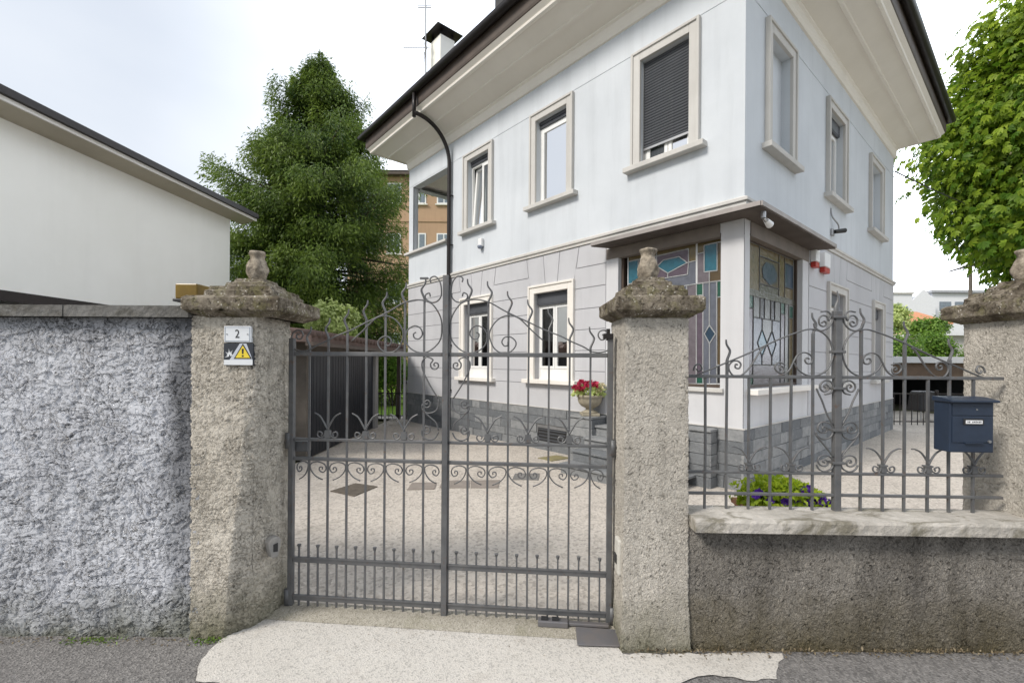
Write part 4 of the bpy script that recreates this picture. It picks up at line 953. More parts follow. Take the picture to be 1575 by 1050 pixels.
# stained glass
def glazing(fac, hole, panes, lead_mat, name='stained_window', lead_w=.0095):
    a, b, c, d, dep = hole; fo = -dep + .02
    m = MB(); t_ = .04
    for r_ in ((a, a + t_, c, d), (b - t_, b, c, d), (a + t_, b - t_, c, c + t_), (a + t_, b - t_, d - t_, d)): m.fbox(fac, *r_, -dep - .04, -dep + .05)
    w = m.build(name, MAT['wood_dark'], V)
    lead = MB()
    for colr, pts in panes:
        m = MB(); m.fpoly(fac, pts, fo - .008, fo + random.uniform(-.001, .001)); m.build('pane', GL[colr], w)
        for p, q in zip(pts, pts[1:] + pts[:1]):
            lead.tube([fac.at(*p, fo + .001), fac.at(*q, fo + .001)], lead_w, 4, up=fac.n)
    lead.build('glazing_came', lead_mat, w)
    m = MB(); m.fbox(fac, a, b, c, d, -dep - .5, -dep - .05); m.build('backing', MAT['room'], w)
    return w
def zp(ox, oy, s, fac, o, lst): return [fac.hit(ox + x / s, oy + y / s, o) for x, y in lst]
za = lambda l: zp(930, 340, 3.75, FA, -.11, l)
PA = [('teal', [(136, 235), (195, 222), (195, 350), (136, 364)]), ('amber', [(136, 190), (300, 152), (300, 203), (195, 222), (136, 235)]),
      ('grey', [(195, 222), (300, 203), (300, 337), (300, 398), (136, 440), (136, 364), (195, 350)]),
      ('amber', [(300, 152), (530, 100), (530, 228), (485, 238), (485, 160), (300, 203)]),
      ('teal', [(303, 262), (340, 225), (430, 205), (477, 240), (365, 300)]), ('purple', [(300, 203), (485, 160), (485, 238), (477, 240), (430, 205), (340, 225), (303, 262)]),
      ('purple', [(477, 240), (485, 238), (480, 307), (365, 326), (365, 300)]), ('purple', [(303, 262), (365, 300), (365, 326), (300, 337)]),
      ('grey', [(300, 337), (365, 326), (480, 307), (485, 238), (530, 228), (530, 362), (475, 371), (300, 398)]),
      ('amber', [(534, 99), (676, 68), (676, 118), (575, 140), (575, 180), (534, 190)]), ('teal', [(575, 140), (650, 123), (650, 285), (575, 294)]),
      ('mauve', [(534, 190), (575, 180), (575, 294), (605, 290), (605, 352), (534, 361)]), ('brown', [(650, 123), (676, 118), (676, 343), (605, 352), (605, 290), (650, 285)]),
      ('mauve', [(475, 371), (530, 362), (530, 938), (475, 938)]), ('green', [(530, 362), (568, 357), (568, 425), (530, 431)]), ('purple', [(530, 431), (568, 425), (568, 895), (530, 895)]), ('green', [(530, 895), (568, 895), (568, 938), (530, 938)]),
      ('grey', [(568, 357), (605, 352), (605, 600), (576, 650), (606, 705), (606, 938), (568, 938)]), ('blue', [(605, 600), (640, 650), (606, 705), (576, 650)]), ('grey', [(605, 352), (648, 346), (648, 938), (606, 938), (606, 705), (640, 650), (605, 600)]),
      ('green', [(648, 346), (676, 343), (676, 435), (648, 440)]), ('brown', [(648, 440), (676, 435), (676, 830), (648, 830)]), ('dark', [(648, 830), (676, 830), (676, 938), (648, 938)]),
      ('mauve', [(300, 398), (360, 389), (360, 938), (300, 938)]), ('green', [(360, 389), (400, 383), (400, 450), (360, 456)]), ('purple', [(360, 456), (400, 450), (400, 938), (360, 938)]), ('grey', [(400, 383), (475, 371), (475, 938), (400, 938)]),
      ('grey', [(136, 440), (190, 426), (190, 938), (136, 938)]), ('purple', [(190, 426), (245, 412), (245, 938), (190, 938)]), ('grey', [(245, 412), (300, 398), (300, 938), (245, 938)])]
glazing(FA, HA, [(c_, za(l_)) for c_, l_ in PA], MAT['lead'])
zb_f = lambda l: [(.20 + x * 1.89, 3.23 - y * 1.90) for x, y in l]
rect = lambda x0, x1, y0, y1: [(x0, y0), (x1, y0), (x1, y1), (x0, y1)]
PB = [('teal', rect(.0, .10, .05, .24)), ('olive', rect(0, .10, 0, .05)), ('olive', rect(0, .10, .24, .33)), ('amber', rect(.10, .28, 0, .33)), ('amber', rect(.28, .66, 0, .07)), ('brown', [(.28, .07), (.66, .07), (.66, .27), (.28, .27), (.36, .24), (.60, .22), (.63, .16), (.57, .10), (.38, .11), (.33, .17), (.36, .24), (.28, .27)][:4]),
      ('olive', rect(.28, .66, .27, .33)), ('amber', rect(.66, .78, 0, .33)), ('blue', rect(.78, .97, .05, .24)), ('amber', rect(.78, .97, 0, .05)), ('amber', rect(.78, .97, .24, .33)),
      ('green', rect(.06, .18, .35, .46)), ('pale', rect(.0, .06, .35, 1.0)), ('mauve', rect(.06, .18, .46, .93)), ('green', rect(.06, .18, .93, 1.0)), ('pale', rect(.18, .30, .35, .52)), ('dark', rect(.30, .38, .35, .52)), ('pale', rect(.38, .50, .35, .52)), ('dark', rect(.50, .58, .35, .52)), ('pale', rect(.58, .70, .35, .52)),
      ('grey', [(.18, .52), (.34, .52), (.34, .60), (.26, .70), (.34, .80), (.34, .86), (.18, .86)]), ('teal', [(.34, .60), (.435, .70), (.34, .80), (.26, .70)]), ('pale', [(.34, .52), (.53, .52), (.53, .60), (.435, .70), (.34, .60)]), ('mauve', [(.34, .86), (.34, .80), (.435, .70), (.53, .80), (.53, .86)]), ('blue', [(.53, .60), (.61, .70), (.53, .80), (.435, .70)]), ('grey', [(.53, .52), (.70, .52), (.70, .86), (.53, .86), (.53, .80), (.61, .70), (.53, .60)]),
      ('mauve', rect(.18, .70, .86, 1.0)), ('green', rect(.70, .79, .35, .46)), ('mauve', rect(.70, .79, .46, 1.0)), ('pale', rect(.79, .88, .35, 1.0)), ('green', rect(.88, .97, .38, .48)), ('amber', rect(.88, .97, .48, 1.0))]
hexb = [(.40, .10), (.55, .10), (.62, .16), (.60, .23), (.47, .26), (.35, .22), (.33, .15)]
wB = glazing(FBf, HB, [(c_, zb_f(l_)) for c_, l_ in PB], MAT['lead_dark'])
m = MB(); m.fpoly(FBf, zb_f(hexb), -.099, -.094); m.build('pane', GL['blue'], wB)
m = MB(); m.fbox(FBf, .20, 2.09, 2.52, 2.605, -.10, -.088); m.build('transom', GL['olive'], wB)
m = MB(); m.fbox(FBf, .10, 2.45, 1.215, 1.288, -.11, .14); m.build('bay_sill', MAT['trim_light'], V, bevel=.008)
m = MB(); m.fbox(FA, .24, 1.95, 1.235, 1.288, -.12, .05); m.build('bay_sill', MAT['trim'], V, bevel=.006)
# canopy round the corner
uA = FA.hit(909.5, 377, .31)[0]; uB = FBf.hit(1285, 378, .31)[0]; zc = 3.43
m = MB(); q = [FA.at(uA, zc, .31), corner(0, .31) + Vector((0, 0, zc)), FBf.at(uB, zc, .31), FBf.at(uB - .15, zc, -.02), corner(0, -.02) + Vector((0, 0, zc)), FA.at(uA - .15, zc, -.02)]
m.prism(q, (0, 0, .055)); cnp = m.build('canopy', MAT['canopy'], V)
m = MB(); c0 = corner(0, .31) + Vector((0, 0, zc))
for p_, q_, nn_ in ((FA.at(uA, zc, .31), c0, nA), (c0, FBf.at(uB, zc, .31), nB)):
    m.prism([p_ + Vector((0, 0, .012)), q_ + Vector((0, 0, .012)), q_ + Vector((0, 0, .066)), p_ + Vector((0, 0, .066))], nn_ * .02)
m.build('canopy_edge', MAT['canopy_edge'], cnp)
m = MB(); m.prism([p_ + Vector((0, 0, .058)) for p_ in q], (0, 0, .012)); m.build('canopy_sheet', MAT['roof'], cnp)
m = MB(); m.fbox(FA, .30, 2.12, 3.26, 3.425, -.10, .016); m.build('canopy_beam', MAT['beam'], cnp)
m = MB(); m.fbox(FBf, .17, 2.38, 3.24, 3.425, -.10, .016); m.build('canopy_beam', MAT['beam'], cnp)
# plinth of grey stone slabs
m = MB()
for f_ in (FA, FBf, FL, FK): m.fbox(f_, 0, LEN, -.03, .775, -.25, .003)
pl = m.build('plinth', MAT['mortar'], V)
VENT = (2.95, 3.68, .17, .41)
for fac in (FA, FBf, FL):
    hs = [0.0, .165, .315, .475, .625, .785] if fac is not FBf else [0, .15, .32, .47, .635, .785]
    for r_ in range(5):
        u = -.024 if fac is FBf else (-.022 if fac is FA else 0); end = LEN
        while u < end - .02:
            w_ = random.uniform(.24, .62) if fac is not FL else random.uniform(.6, 1.1)
            b_ = min(end, u + w_)
            if end - b_ < .15: b_ = end
            if not (fac is FA and r_ in (1, 2) and b_ > VENT[0] - .02 and u < VENT[1] + .02):
                th_ = random.uniform(.014, .026); j = .003
                m = MB(); e_ = [random.uniform(-.003, .003) for _ in range(8)]
                m.fpoly(fac, [(u + j + e_[0], hs[r_] + j + e_[1]), (b_ - j + e_[2], hs[r_] + j + e_[3]), (b_ - j + e_[4], hs[r_ + 1] - j + e_[5]), (u + j + e_[6], hs[r_ + 1] - j + e_[7])], -.01, th_)
                m.build('stone_slab', MAT['slab'], pl, bevel=.004, seg=1)
            elif u < VENT[0] - .08:
                m = MB(); m.fbox(fac, u + .003, VENT[0] - .003, hs[r_] + .003, hs[r_ + 1] - .003, -.01, .02); m.build('stone_slab', MAT['slab'], pl)
                if b_ > VENT[1]: m = MB(); m.fbox(fac, VENT[1] + .003, b_ - .003, hs[r_] + .003, hs[r_ + 1] - .003, -.01, .02); m.build('stone_slab', MAT['slab'], pl)
            elif b_ > VENT[1] + .08:
                m = MB(); m.fbox(fac, VENT[1] + .003, b_ - .003, hs[r_] + .003, hs[r_ + 1] - .003, -.01, .02); m.build('stone_slab', MAT['slab'], pl)
            u = b_
m = MB(); m.fbox(FA, VENT[0], VENT[1], VENT[2], VENT[3], -.0, .006); vt = m.build('cellar_vent', MAT['black'], V)
m = MB()
for i in range(3): m.fbox(FA, VENT[0] + .03, VENT[1] - .03, VENT[2] + .03 + i * .06, VENT[2] + .05 + i * .06, .008, .014)
m.fbox(FA, VENT[0] + .02, VENT[1] - .02, VENT[3] - .035, VENT[3] - .015, .008, .02); m.build('vent_slat', MAT['shutter'], vt)
m = MB(); m.fbox(FA, -.03, LEN, .783, .797, -.01, .03); m.fbox(FBf, -.001, LEN, .783, .797, -.01, .03); m.build('plinth_top', MAT['trim'], V)
# entrance steps with stone cheeks
for k, (o1, h_) in enumerate(((1.08, .16), (.82, .32), (.56, .48), (.30, .64))):
    m = MB(); m.fbox(FA, .62, 2.12, 0 if k == 0 else h_ - .16 + .0, h_ - .035, .03, o1 - .03); m.fbox(FA, .60 if k else .50, 2.125, h_ - .035, h_, .03, o1); m.build('entrance_step', MAT['slab'], V, bevel=.006)
for (u0, u1, o1) in ((2.13, 2.56, .36), (.33, .60, .20)):
    m = MB(); m.fbox(FA, u0, u1, -.02, .73, .024, o1 - .02); ck = m.build('stair_cheek', MAT['mortar'], V)
    for r_ in range(5):
        a_ = u0; 
        m = MB(); m.fbox(FA, u0 - .002, u1 + .002, .0 + r_ * .146 + .003, (r_ + 1) * .146 - .003, o1 - .03, o1 + random.uniform(0, .008)); m.build('stone_slab', MAT['slab'], ck, bevel=.004, seg=1)
        m = MB(); m.fbox(FA, u0 - .016 - random.uniform(0, .006), u0 - .002, r_ * .146 + .003, (r_ + 1) * .146 - .003, .03, o1 + .004); m.build('stone_slab', MAT['slab'], ck, bevel=.004, seg=1)
    m = MB(); m.fbox(FA, u0 - .03, u1 + .03, .732, .768, .026, o1 + .03); m.build('cheek_cap', MAT['slab'], V, bevel=.006)
# downpipe
uo = FA.hit(637, 160, .945)[0]
up_, op_ = 6.66, .075
path = [FA.at(uo, 7.65, .945), FA.at(uo, 7.10, .945)]
m = MB(); m.tube(path, .042, 12); m.build('gutter_outlet', MAT['gutter'], V, smooth=True)
pp = [FA.at(uo + (up_ - uo) * math.sin(R(a_)), 7.20 - .95 * (1 - math.cos(R(a_))), .945 + (op_ - .945) * math.sin(R(a_))) for a_ in range(0, 91, 6)] + [FA.at(up_, .25, op_), FA.at(up_, .02, op_ + .01)]
m = MB(); m.tube(pp, .046, 12); dp = m.build('downpipe', MAT['gutter'], V, smooth=True)
for z in (5.5, 4.35, 3.2, 2.0, .95):
    m = MB(); m.lathe([(.053, 0), (.053, .03)], FA.at(up_, z, op_), 12); m.fbox(FA, up_ - .075, up_ - .045, z, z + .02, .0, .08); m.build('pipe_clip', MAT['gutter'], dp)

# things fixed to the villa
s_ = thing('motion_sensor', FA.at(5.43, 4.15, .05), 'small white dome sensor under the tilted upper window', 'sensor')
p = FA.hit(739, 375, .05)
m = MB(); m.fbox(FA, p[0] - .065, p[0] + .065, p[1] - .06, p[1] + .12, 0, .08); m.build('case', MAT['white_plastic'], s_, bevel=.02)
m = MB(); m.lathe([(.02, -.05), (.05, -.035), (.06, 0), (.055, .02)], FA.at(p[0], p[1] - .06, .06), 14); m.build('dome', plain('blue grey dome', (.22, .25, .32), rough=.2), s_, smooth=True)
for k, (px, py, lab) in enumerate(((1256.5, 398, 'white alarm siren with red base tight under the canopy end'), (1271.5, 407, 'larger white alarm siren with red base beside the ground floor window'))):
    u, z = FBf.hit(px, py, .08); s_ = thing('alarm_siren', FBf.at(u, z, .06), lab, 'alarm siren', 'alarm sirens')
    hw = .10 + .05 * k
    m = MB(); m.fbox(FBf, u - hw, u + hw, z - .05, z + .16 + .03 * k, .013, .10); m.build('case', MAT['white_plastic'], s_, bevel=.015)
    m = MB(); m.fbox(FBf, u - hw + .01, u + hw - .01, z - .14, z - .051, .013, .095); m.build('lamp', MAT['red_plastic'], s_, bevel=.015)
u, z = FBf.hit(1293, 350, .10); s_ = thing('security_camera', FBf.at(u, z, .05), 'small security camera on a bracket below the upper side window', 'camera')
m = MB(); m.tube(catmull([FBf.at(u - .20, z + .32, .004), FBf.at(u - .20, z + .16, .03), FBf.at(u - .08, z + .05, .08), FBf.at(u - .05, z - .05, .08), FBf.at(u - .16, z - .1, .02)], 6), .014, 8); m.build('cable', MAT['silver'], s_, smooth=True)
m = MB(); m.fbox(FBf, u - .22, u - .12, z - .16, z - .04, 0, .04); m.build('bracket', MAT['silver'], s_, bevel=.01)
m = MB(); m.tube([FBf.at(u - .14, z - .09, .05), FBf.at(u + .02, z - .06, .16), FBf.at(u + .03, z - .058, .17)], [.035, .04, .034], 12); m.build('body', MAT['black'], s_, smooth=False)
s_ = thing('floodlight', corner(0, .30) + Vector((0, 0, 3.42)), 'small grey lamp fitting under the canopy corner', 'lamp')
c_ = corner(0, .26) + dB * .16 + Vector((0, 0, 3.37))
m = MB(); m.tube([c_ + Vector((0, 0, .065)), c_ + Vector((0, 0, -.02))], .03, 10); m.tube([c_ + Vector((0, 0, -.02)), c_ + dB * .10 + Vector((0, 0, -.05))], .016, 8); m.build('arm', MAT['silver'], s_)
m = MB(); m.tube([c_ + dB * .08 + Vector((0, 0, -.03)), c_ + dB * .20 + Vector((0, 0, -.06))], [.03, .045], 12); m.build('head', MAT['white_plastic'], s_)
an = thing('tv_antenna', CH.at(.52, 8.35, .25), 'thin roof aerial on a mast beside the chimney', 'antenna')
base = at_depth(655.5, 103, 12.25)
m = MB(); m.tube([Vector((base.x, base.y, 8.2)), Vector((base.x - .03, base.y, 12.3))], .022, 8); m.build('mast', MAT['silver'], an)
m = MB(); zz = 11.0
ex = Vector((1, 0, 0))
zz = at_depth(655, 74, 12.25).z; b0 = Vector((base.x - .02, base.y, zz))
m.tube([b0 + ex * .12, b0 - ex * .60], .010, 6)
for i in range(12): m.tube([b0 - ex * (.06 + i * .045) + Vector((0, 0, -.05)), b0 - ex * (.06 + i * .045) + Vector((0, 0, .05))], .004, 4)
for s2 in (-1, 1):
    for i in range(4): m.tube([b0 + ex * .02 + Vector((0, -.15, s2 * (.05 + i * .03))), b0 + ex * (-.06 - .0 * i) + Vector((0, .15, s2 * (.1 + i * .09)))], .006, 4)
    m.tube([b0 + ex * .05, b0 + Vector((-.22, 0, s2 * .42))], .007, 4)
m.build('lower_aerial', MAT['silver'], an)
m = MB(); zz = at_depth(655, 12, 12.25).z; b0 = Vector((base.x - .03, base.y, zz))
m.tube([b0 - ex * .20, b0 + ex * .16], .012, 6); m.tube([b0 - ex * .20 + Vector((0, 0, .05)), b0 + ex * .16 + Vector((0, 0, .05))], .008, 6)
for x_ in (-.24, .22):
    m.tube([b0 + ex * x_ + Vector((0, 0, -.05)), b0 + ex * x_ + Vector((0, 0, .9))], .008, 4); m.tube([b0 + ex * x_ + Vector((.03, 0, .0)), b0 + ex * x_ + Vector((.03, 0, .9))], .006, 4)
m.build('upper_aerial', MAT['silver'], an)
# ================================================================== COURTYARD THINGS
def cover(px, z, mat, label, nm='manhole_cover'):
    pts = [on_ground(x, y, z) for x, y in px]
    m = MB(); m.prism([p + Vector((0, 0, -.006)) for p in pts], (0, 0, .012)); o = m.build(nm, mat, bevel=.002); tag(o, label, 'manhole cover'); return o
cover([(508, 755), (545, 763), (581, 748), (547, 743)], .016, MAT['manhole'], 'rusty square iron cover set askew in the courtyard')
cover([(626, 753), (668, 752), (672, 742), (634, 742)], .016, MAT['manhole_pale'], 'small reddish concrete cover between the iron and the double cover')
cover([(676, 750), (722, 750), (722, 739), (680, 739)], .016, MAT['manhole_pale'], 'left half of the worn double concrete cover')
cover([(724, 750), (766, 750), (769, 738), (724, 739)], .016, MAT['manhole_pale'], 'right half of the worn double concrete cover')
cover([(788, 737), (828, 738), (830, 728), (792, 728)], .016, plain('grey cover', (.16, .155, .145), (.2, .19, .18), scale=10, rough=.8), 'dark grey cover nearer the entrance steps')
cover([(827, 704), (848, 709), (879, 704), (856, 700)], .016, plain('mossy cover', (.27, .23, .11), (.2, .18, .1), scale=10, rough=.9), 'mossy yellow cover below the cellar vent')

def leaves(name, P, Dr, N, L, Wd, tint, mat, parent, fold=.15):
    n = len(P); Dr = Dr / np.linalg.norm(Dr, axis=1, keepdims=True); S = np.cross(Dr, N); S /= (np.linalg.norm(S, axis=1, keepdims=True) + 1e-9)
    U = np.cross(S, Dr); L = np.broadcast_to(L, (n,))[:, None]; Wd = np.broadcast_to(Wd, (n,))[:, None]
    off = np.array(LOC[parent.name]) if parent is not None else np.zeros(3)
    v = np.empty((n, 4, 3)); v[:, 0] = P; v[:, 1] = P + Dr * L * .5 + S * Wd * .5 + U * Wd * fold; v[:, 2] = P + Dr * L - U * L * .12; v[:, 3] = P + Dr * L * .5 - S * Wd * .5 + U * Wd * fold
    v = v.reshape(-1, 3) - off
    me = bpy.data.meshes.new(name); me.vertices.add(n * 4); me.loops.add(n * 4); me.polygons.add(n)
    me.vertices.foreach_set('co', v.ravel()); me.loops.foreach_set('vertex_index', np.arange(n * 4)); me.polygons.foreach_set('loop_start', np.arange(n) * 4); me.polygons.foreach_set('loop_total', np.full(n, 4))
    at = me.attributes.new('tint', 'FLOAT', 'FACE'); at.data.foreach_set('value', np.clip(np.broadcast_to(tint, (n,)), 0, 1).astype(np.float32))
    me.update(calc_edges=True); return link_mesh(name, me, mat, parent)
def unit(n):
    v = rng.normal(size=(n, 3)); return v / np.linalg.norm(v, axis=1, keepdims=True)
def blob_leaves(c, r, n, lf=.09, fill=.35, lumps=14, seed=0):
    """leaf positions over a lumpy crown: outward facing, clumped, with gaps"""
    g = np.random.default_rng(seed); c = np.array(c); r = np.array(r)
    ld = g.normal(size=(lumps, 3)); ld /= np.linalg.norm(ld, axis=1, keepdims=True); ld[:, 2] = np.where(ld[:, 2] < -.5, -ld[:, 2], ld[:, 2])
    lc = c + ld * r * g.uniform(.45, .72, (lumps, 1)); lr = r.mean() * g.uniform(.30, .48, lumps)
    k = g.integers(0, lumps, n); d = g.normal(size=(n, 3)); d /= np.linalg.norm(d, axis=1, keepdims=True)
    rad = lr[k] * (g.uniform(fill, 1.06, n)); P = lc[k] + d * rad[:, None]
    out = d + .5 * ld[k] + g.normal(size=(n, 3)) * .35
    return P, out, d, rad / lr[k]
def shrub(name, c, r, n, mat, label, cat, lf=.09, seed=1, parent=None, lumps=14, group=None, stem=True):
    t = thing(name, (c[0], c[1], 0), label, cat, group)
    P, out, d, q = blob_leaves(c, r, n, lf, seed=seed, lumps=lumps)
    g = np.random.default_rng(seed + 5); Nn = out / np.linalg.norm(out, axis=1, keepdims=True)
    Dr = np.cross(Nn, g.normal(size=(n, 3))) + Nn * .4 + np.array([0, 0, -.25])
    leaves('foliage', P, Dr, Nn, lf * g.uniform(.7, 1.3, n), lf * .5 * g.uniform(.8, 1.2, n), g.uniform(0, .7, n) + .3 * (q > .9), mat, t)
    m = MB()
    if stem:
        for k in range(4):
            a = k * 1.6 + seed; m.tube([(c[0] + .05 * math.cos(a), c[1] + .05 * math.sin(a), -.02), (c[0] + r[0] * .25 * math.cos(a), c[1] + r[1] * .25 * math.sin(a), c[2] * .5), (c[0] + r[0] * .5 * math.cos(a), c[1] + r[1] * .5 * math.sin(a), c[2])], [.05, .035, .015], 6)
        m.build('stem', MAT['bark'], t)
    return t

# urn of geraniums on the stair cheek
ub_ = FA.at(2.29, .768, .20)
un = thing('flower_urn', ub_, 'cast stone urn on the stair cheek by the entrance', 'urn')
m = MB(); m.box(ub_.x - .14, ub_.x + .14, ub_.y - .14, ub_.y + .14, ub_.z, ub_.z + .045); m.build('foot', MAT['urn'], un, bevel=.008)
prof_ = [(.125, .045), (.13, .06), (.075, .085), (.055, .105), (.075, .125), (.13, .15), (.175, .20), (.19, .25), (.192, .285), (.21, .30), (.215, .325), (.195, .335), (.17, .31), (.02, .30)]
m = MB(); m.lathe(prof_, ub_, 28, lambda t, z: 1 + (.018 * math.cos(14 * t) if .12 < z < .29 else 0)); m.build('bowl', MAT['urn'], un, smooth=True)
ge = thing('potted_flowers', ub_ + Vector((0, 0, .31)), 'crimson and cream flowers with pale leaves in the stone urn', 'flowers')
n_ = 700; g = np.random.default_rng(3); d_ = unit(n_); d_[:, 2] = np.abs(d_[:, 2]); P = np.array(ub_) + np.array([0, 0, .33]) + d_ * np.array([.24, .2, .17]) * g.uniform(.55, 1, (n_, 1)); P[:, 0] += np.where(g.random(n_) < .3, .05, -.02)
leaves('leaf', P[:330], d_[:330] + g.normal(size=(330, 3)) * .5, unit(330), .07, .05, g.uniform(.2, 1, 330), MAT['lime'], ge)
def flower_heads(parent, cs, mat, rad, seed, name='flower'):
    g = np.random.default_rng(seed)
    for c in cs:
        k = 26; d = unit(k); d[:, 2] = np.abs(d[:, 2]) * .8; p = np.array(c) + d * rad * .55
        leaves(name, p, d + g.normal(size=(k, 3)) * .4, unit(k), rad * .9, rad * .8, g.uniform(0, 1, k), mat, parent)
cs = [np.array(ub_) + np.array([x, y, .40 + z]) for x, y, z in ((-.22, -.05, .03), (-.15, -.12, .08), (-.07, -.14, .05), (-.02, -.10, .10), (.04, -.14, .06), (-.12, .02, .11), (.07, -.05, .09), (-.18, -.1, .0))]
flower_heads(ge, cs, MAT['petal_red'], .065, 4)
cs = [np.array(ub_) + np.array([x, y, .38 + z]) for x, y, z in ((.15, -.1, .05), (.20, -.06, .09), (.12, -.14, .0))]
flower_heads(ge, cs, MAT['petal_cream'], .05, 5)

# petunias in a trough behind the low wall
c0 = Vector(((1140 - CX) / FPX * 3.2, 3.2, 0)); c1 = Vector(((1278 - CX) / FPX * 3.2, 3.2, 0)); mx_ = (c0.x + c1.x) / 2
tr_ = thing('planter', (mx_, 3.2, .012), 'tall terracotta trough standing behind the low wall', 'planter')
m = MB(); m.frustum(mx_, 3.2, .012, .60, .24, .12, .29, .15); m.build('body', MAT['terracotta'], tr_, bevel=.01)
m = MB(); m.frustum(mx_, 3.2, .585, .625, .305, .165, .305, .165); m.build('rim', MAT['terracotta'], tr_, bevel=.008)
pt = thing('petunia_plant', (mx_, 3.2, .62), 'lime green petunia with violet blooms behind the low wall', 'plant')
n_ = 1500; g = np.random.default_rng(8); P = np.stack([g.normal(mx_ - .07, .13, n_), g.normal(3.14, .085, n_), np.zeros(n_)], 1); P[:, 0] = np.clip(P[:, 0], c0.x + .0, c1.x - .02)
hx = np.clip(1 - np.abs((P[:, 0] - (mx_ - .08)) / .34) ** 2.2, 0, 1); P[:, 2] = .62 + g.uniform(.0, .175, n_) * (hx * .9 + .15)
leaves('leaf', P, g.normal(size=(n_, 3)) + np.array([0, -.4, .5]), g.normal(size=(n_, 3)) * .5 + np.array([0, -.5, .8]), g.uniform(.035, .06, n_), g.uniform(.02, .035, n_), g.uniform(0, 1, n_), MAT['petunia_leaf'], pt)
m = MB(); 
for k in range(12): m.tube([(mx_ + random.uniform(-.2, .2), 3.18, .60), (mx_ + random.uniform(-.26, .26), 3.12, .70)], .004, 5)
m.build('stem', MAT['weed'], pt)
for k, (px, py) in enumerate(((1237, 754), (1243, 751), (1181, 767), (1184, 769), (1208, 775), (1213, 773), (1206, 771), (1226, 772), (1234, 773), (1243, 774), (1250, 771), (1262, 765), (1264, 770), (1268, 776), (1276, 773), (1280, 775), (1271, 778), (1166, 757), (1162, 760), (1239, 777), (1229, 776))):
    c = at_depth(px, py, 3.02 + .03 * (k % 3)); g = np.random.default_rng(50 + k); a = np.arange(6) * math.pi / 3 + g.uniform(0, 1)
    d = np.stack([np.cos(a), np.full(6, -.35), np.sin(a)], 1); leaves('petal', np.repeat(np.array([c]), 6, 0), d, np.repeat(np.array([[0, -1., .3]]), 6, 0), .036, .038, g.uniform(0, 1, 6), MAT['petal_purple'], pt)

# weeds and dry leaves along the foot of the front walls
def litter(name, n, fx, mat, label, size, seed, flat=True, up=0.0):
    g = np.random.default_rng(seed); P = fx(g, n); P[:, 2] += .004
    Dr = g.normal(size=(n, 3)); Nn = g.normal(size=(n, 3)) * .3 + np.array([0, 0, 1])
    if flat: Dr[:, 2] *= .2
    else: Dr[:, 2] = np.abs(Dr[:, 2]) + up
    o = leaves(name, P, Dr, Nn, size * g.uniform(.5, 1.3, n), size * .45 * g.uniform(.6, 1.2, n), g.uniform(0, 1, n), mat, None); kind(o, 'stuff', label); o['category'] = name.split('_')[-1]; return o
def fx_left(g, n): return np.stack([g.uniform(-3.2, -1.62, n), 2.625 - np.abs(g.normal(0, .035, n)), np.zeros(n)], 1)
def fx_right(g, n):
    x = g.uniform(.64, 2.85, n); return np.stack([x, 2.53 - .02 * (x - 1) - np.abs(g.normal(0, .03, n)), .011 + .028 * np.clip((x - 1) / 1.8, 0, 1)], 1)
litter('dry_leaves', 150, fx_left, MAT['dry'], 'dry leaf crumbs along the foot of the tall plaster wall', .019, 11)
litter('dry_leaves', 200, fx_right, MAT['dry'], 'dry grass crumbs along the foot of the low wall', .020, 12)
def fx_grit(g, n):
    x = g.uniform(-1.6, .7, n); y = 2.86 - .094 * (x + 1.447) * 1.0 - np.abs(g.normal(0, .12, n)); return np.stack([x, np.clip(y, 2.3, 2.80), np.full(n, .012)], 1)
litter('loose_grit', 240, fx_grit, MAT['dry'], 'loose grit and leaf crumbs on the concrete apron', .010, 15)
def fx_weed(g, n):
    k = g.integers(0, 3, n); cx = np.array([-2.45, -2.33, -1.72])[k]; s = np.array([.07, .05, .04])[k]
    return np.stack([cx + g.normal(0, 1, n) * s, 2.615 - np.abs(g.normal(0, .025, n)), np.zeros(n)], 1)
litter('green_weeds', 170, fx_weed, MAT['weed'], 'low green weeds at the foot of the tall plaster wall', .022, 13, False, .1)
def fx_moss(g, n):
    x = g.uniform(.66, 2.8, n); return np.stack([x, 2.528 - .02 * (x - 1) - np.abs(g.normal(0, .012, n)), .010 + .028 * np.clip((x - 1) / 1.8, 0, 1)], 1)
litter('wall_foot_weeds', 330, fx_moss, MAT['dry'], 'thin dry weeds at the foot of the low wall', .022, 14, False, .3)

# garage with sheet doors, left side of the yard
sh = thing('garage', (-5.0, 9.3, 0), 'low garage with dark sheet doors and brown tiled roof left of the courtyard', 'garage')
m = MB(); m.box(-6.6, -3.36, 7.45, 11.15, -.02, 1.95); m.build('wall', plain('garage render', (.15, .13, .11), (.11, .095, .08), rough=.9), sh)
for k in range(4):
    y0 = 7.55 + k * .83; m = MB(); m.box(-3.36, -3.31, y0 + .004, y0 + .826, .03, 1.74)
    d_o = m.build('door_leaf', MAT['shed_door'], sh, bevel=.006)
    m = MB()
    for j in range(6): m.box(-3.311, -3.306, y0 + .05 + j * .13, y0 + .09 + j * .13, .05, 1.72)
    m.build('door_rib', MAT['shed_door'], d_o)
m = MB(); m.box(-3.36, -3.26, 10.89, 11.12, -.02, 1.9); m.build('corner_post', plain('grey post', (.33, .32, .31), (.28, .27, .26), rough=.8), sh)
m = MB(); m.prism([(-3.04, 6.9, 1.90), (-3.04, 6.9, 2.02), (-5.0, 6.9, 2.22), (-6.9, 6.9, 2.10), (-6.9, 6.9, 1.93)], (0, 5.95, 0)); m.build('roof', MAT['shed_roof'], sh)
m = MB(); m.box(-3.12, -3.0, 6.88, 12.87, 1.84, 1.90); m.build('eaves_board', MAT['fascia'], sh)
m = MB()
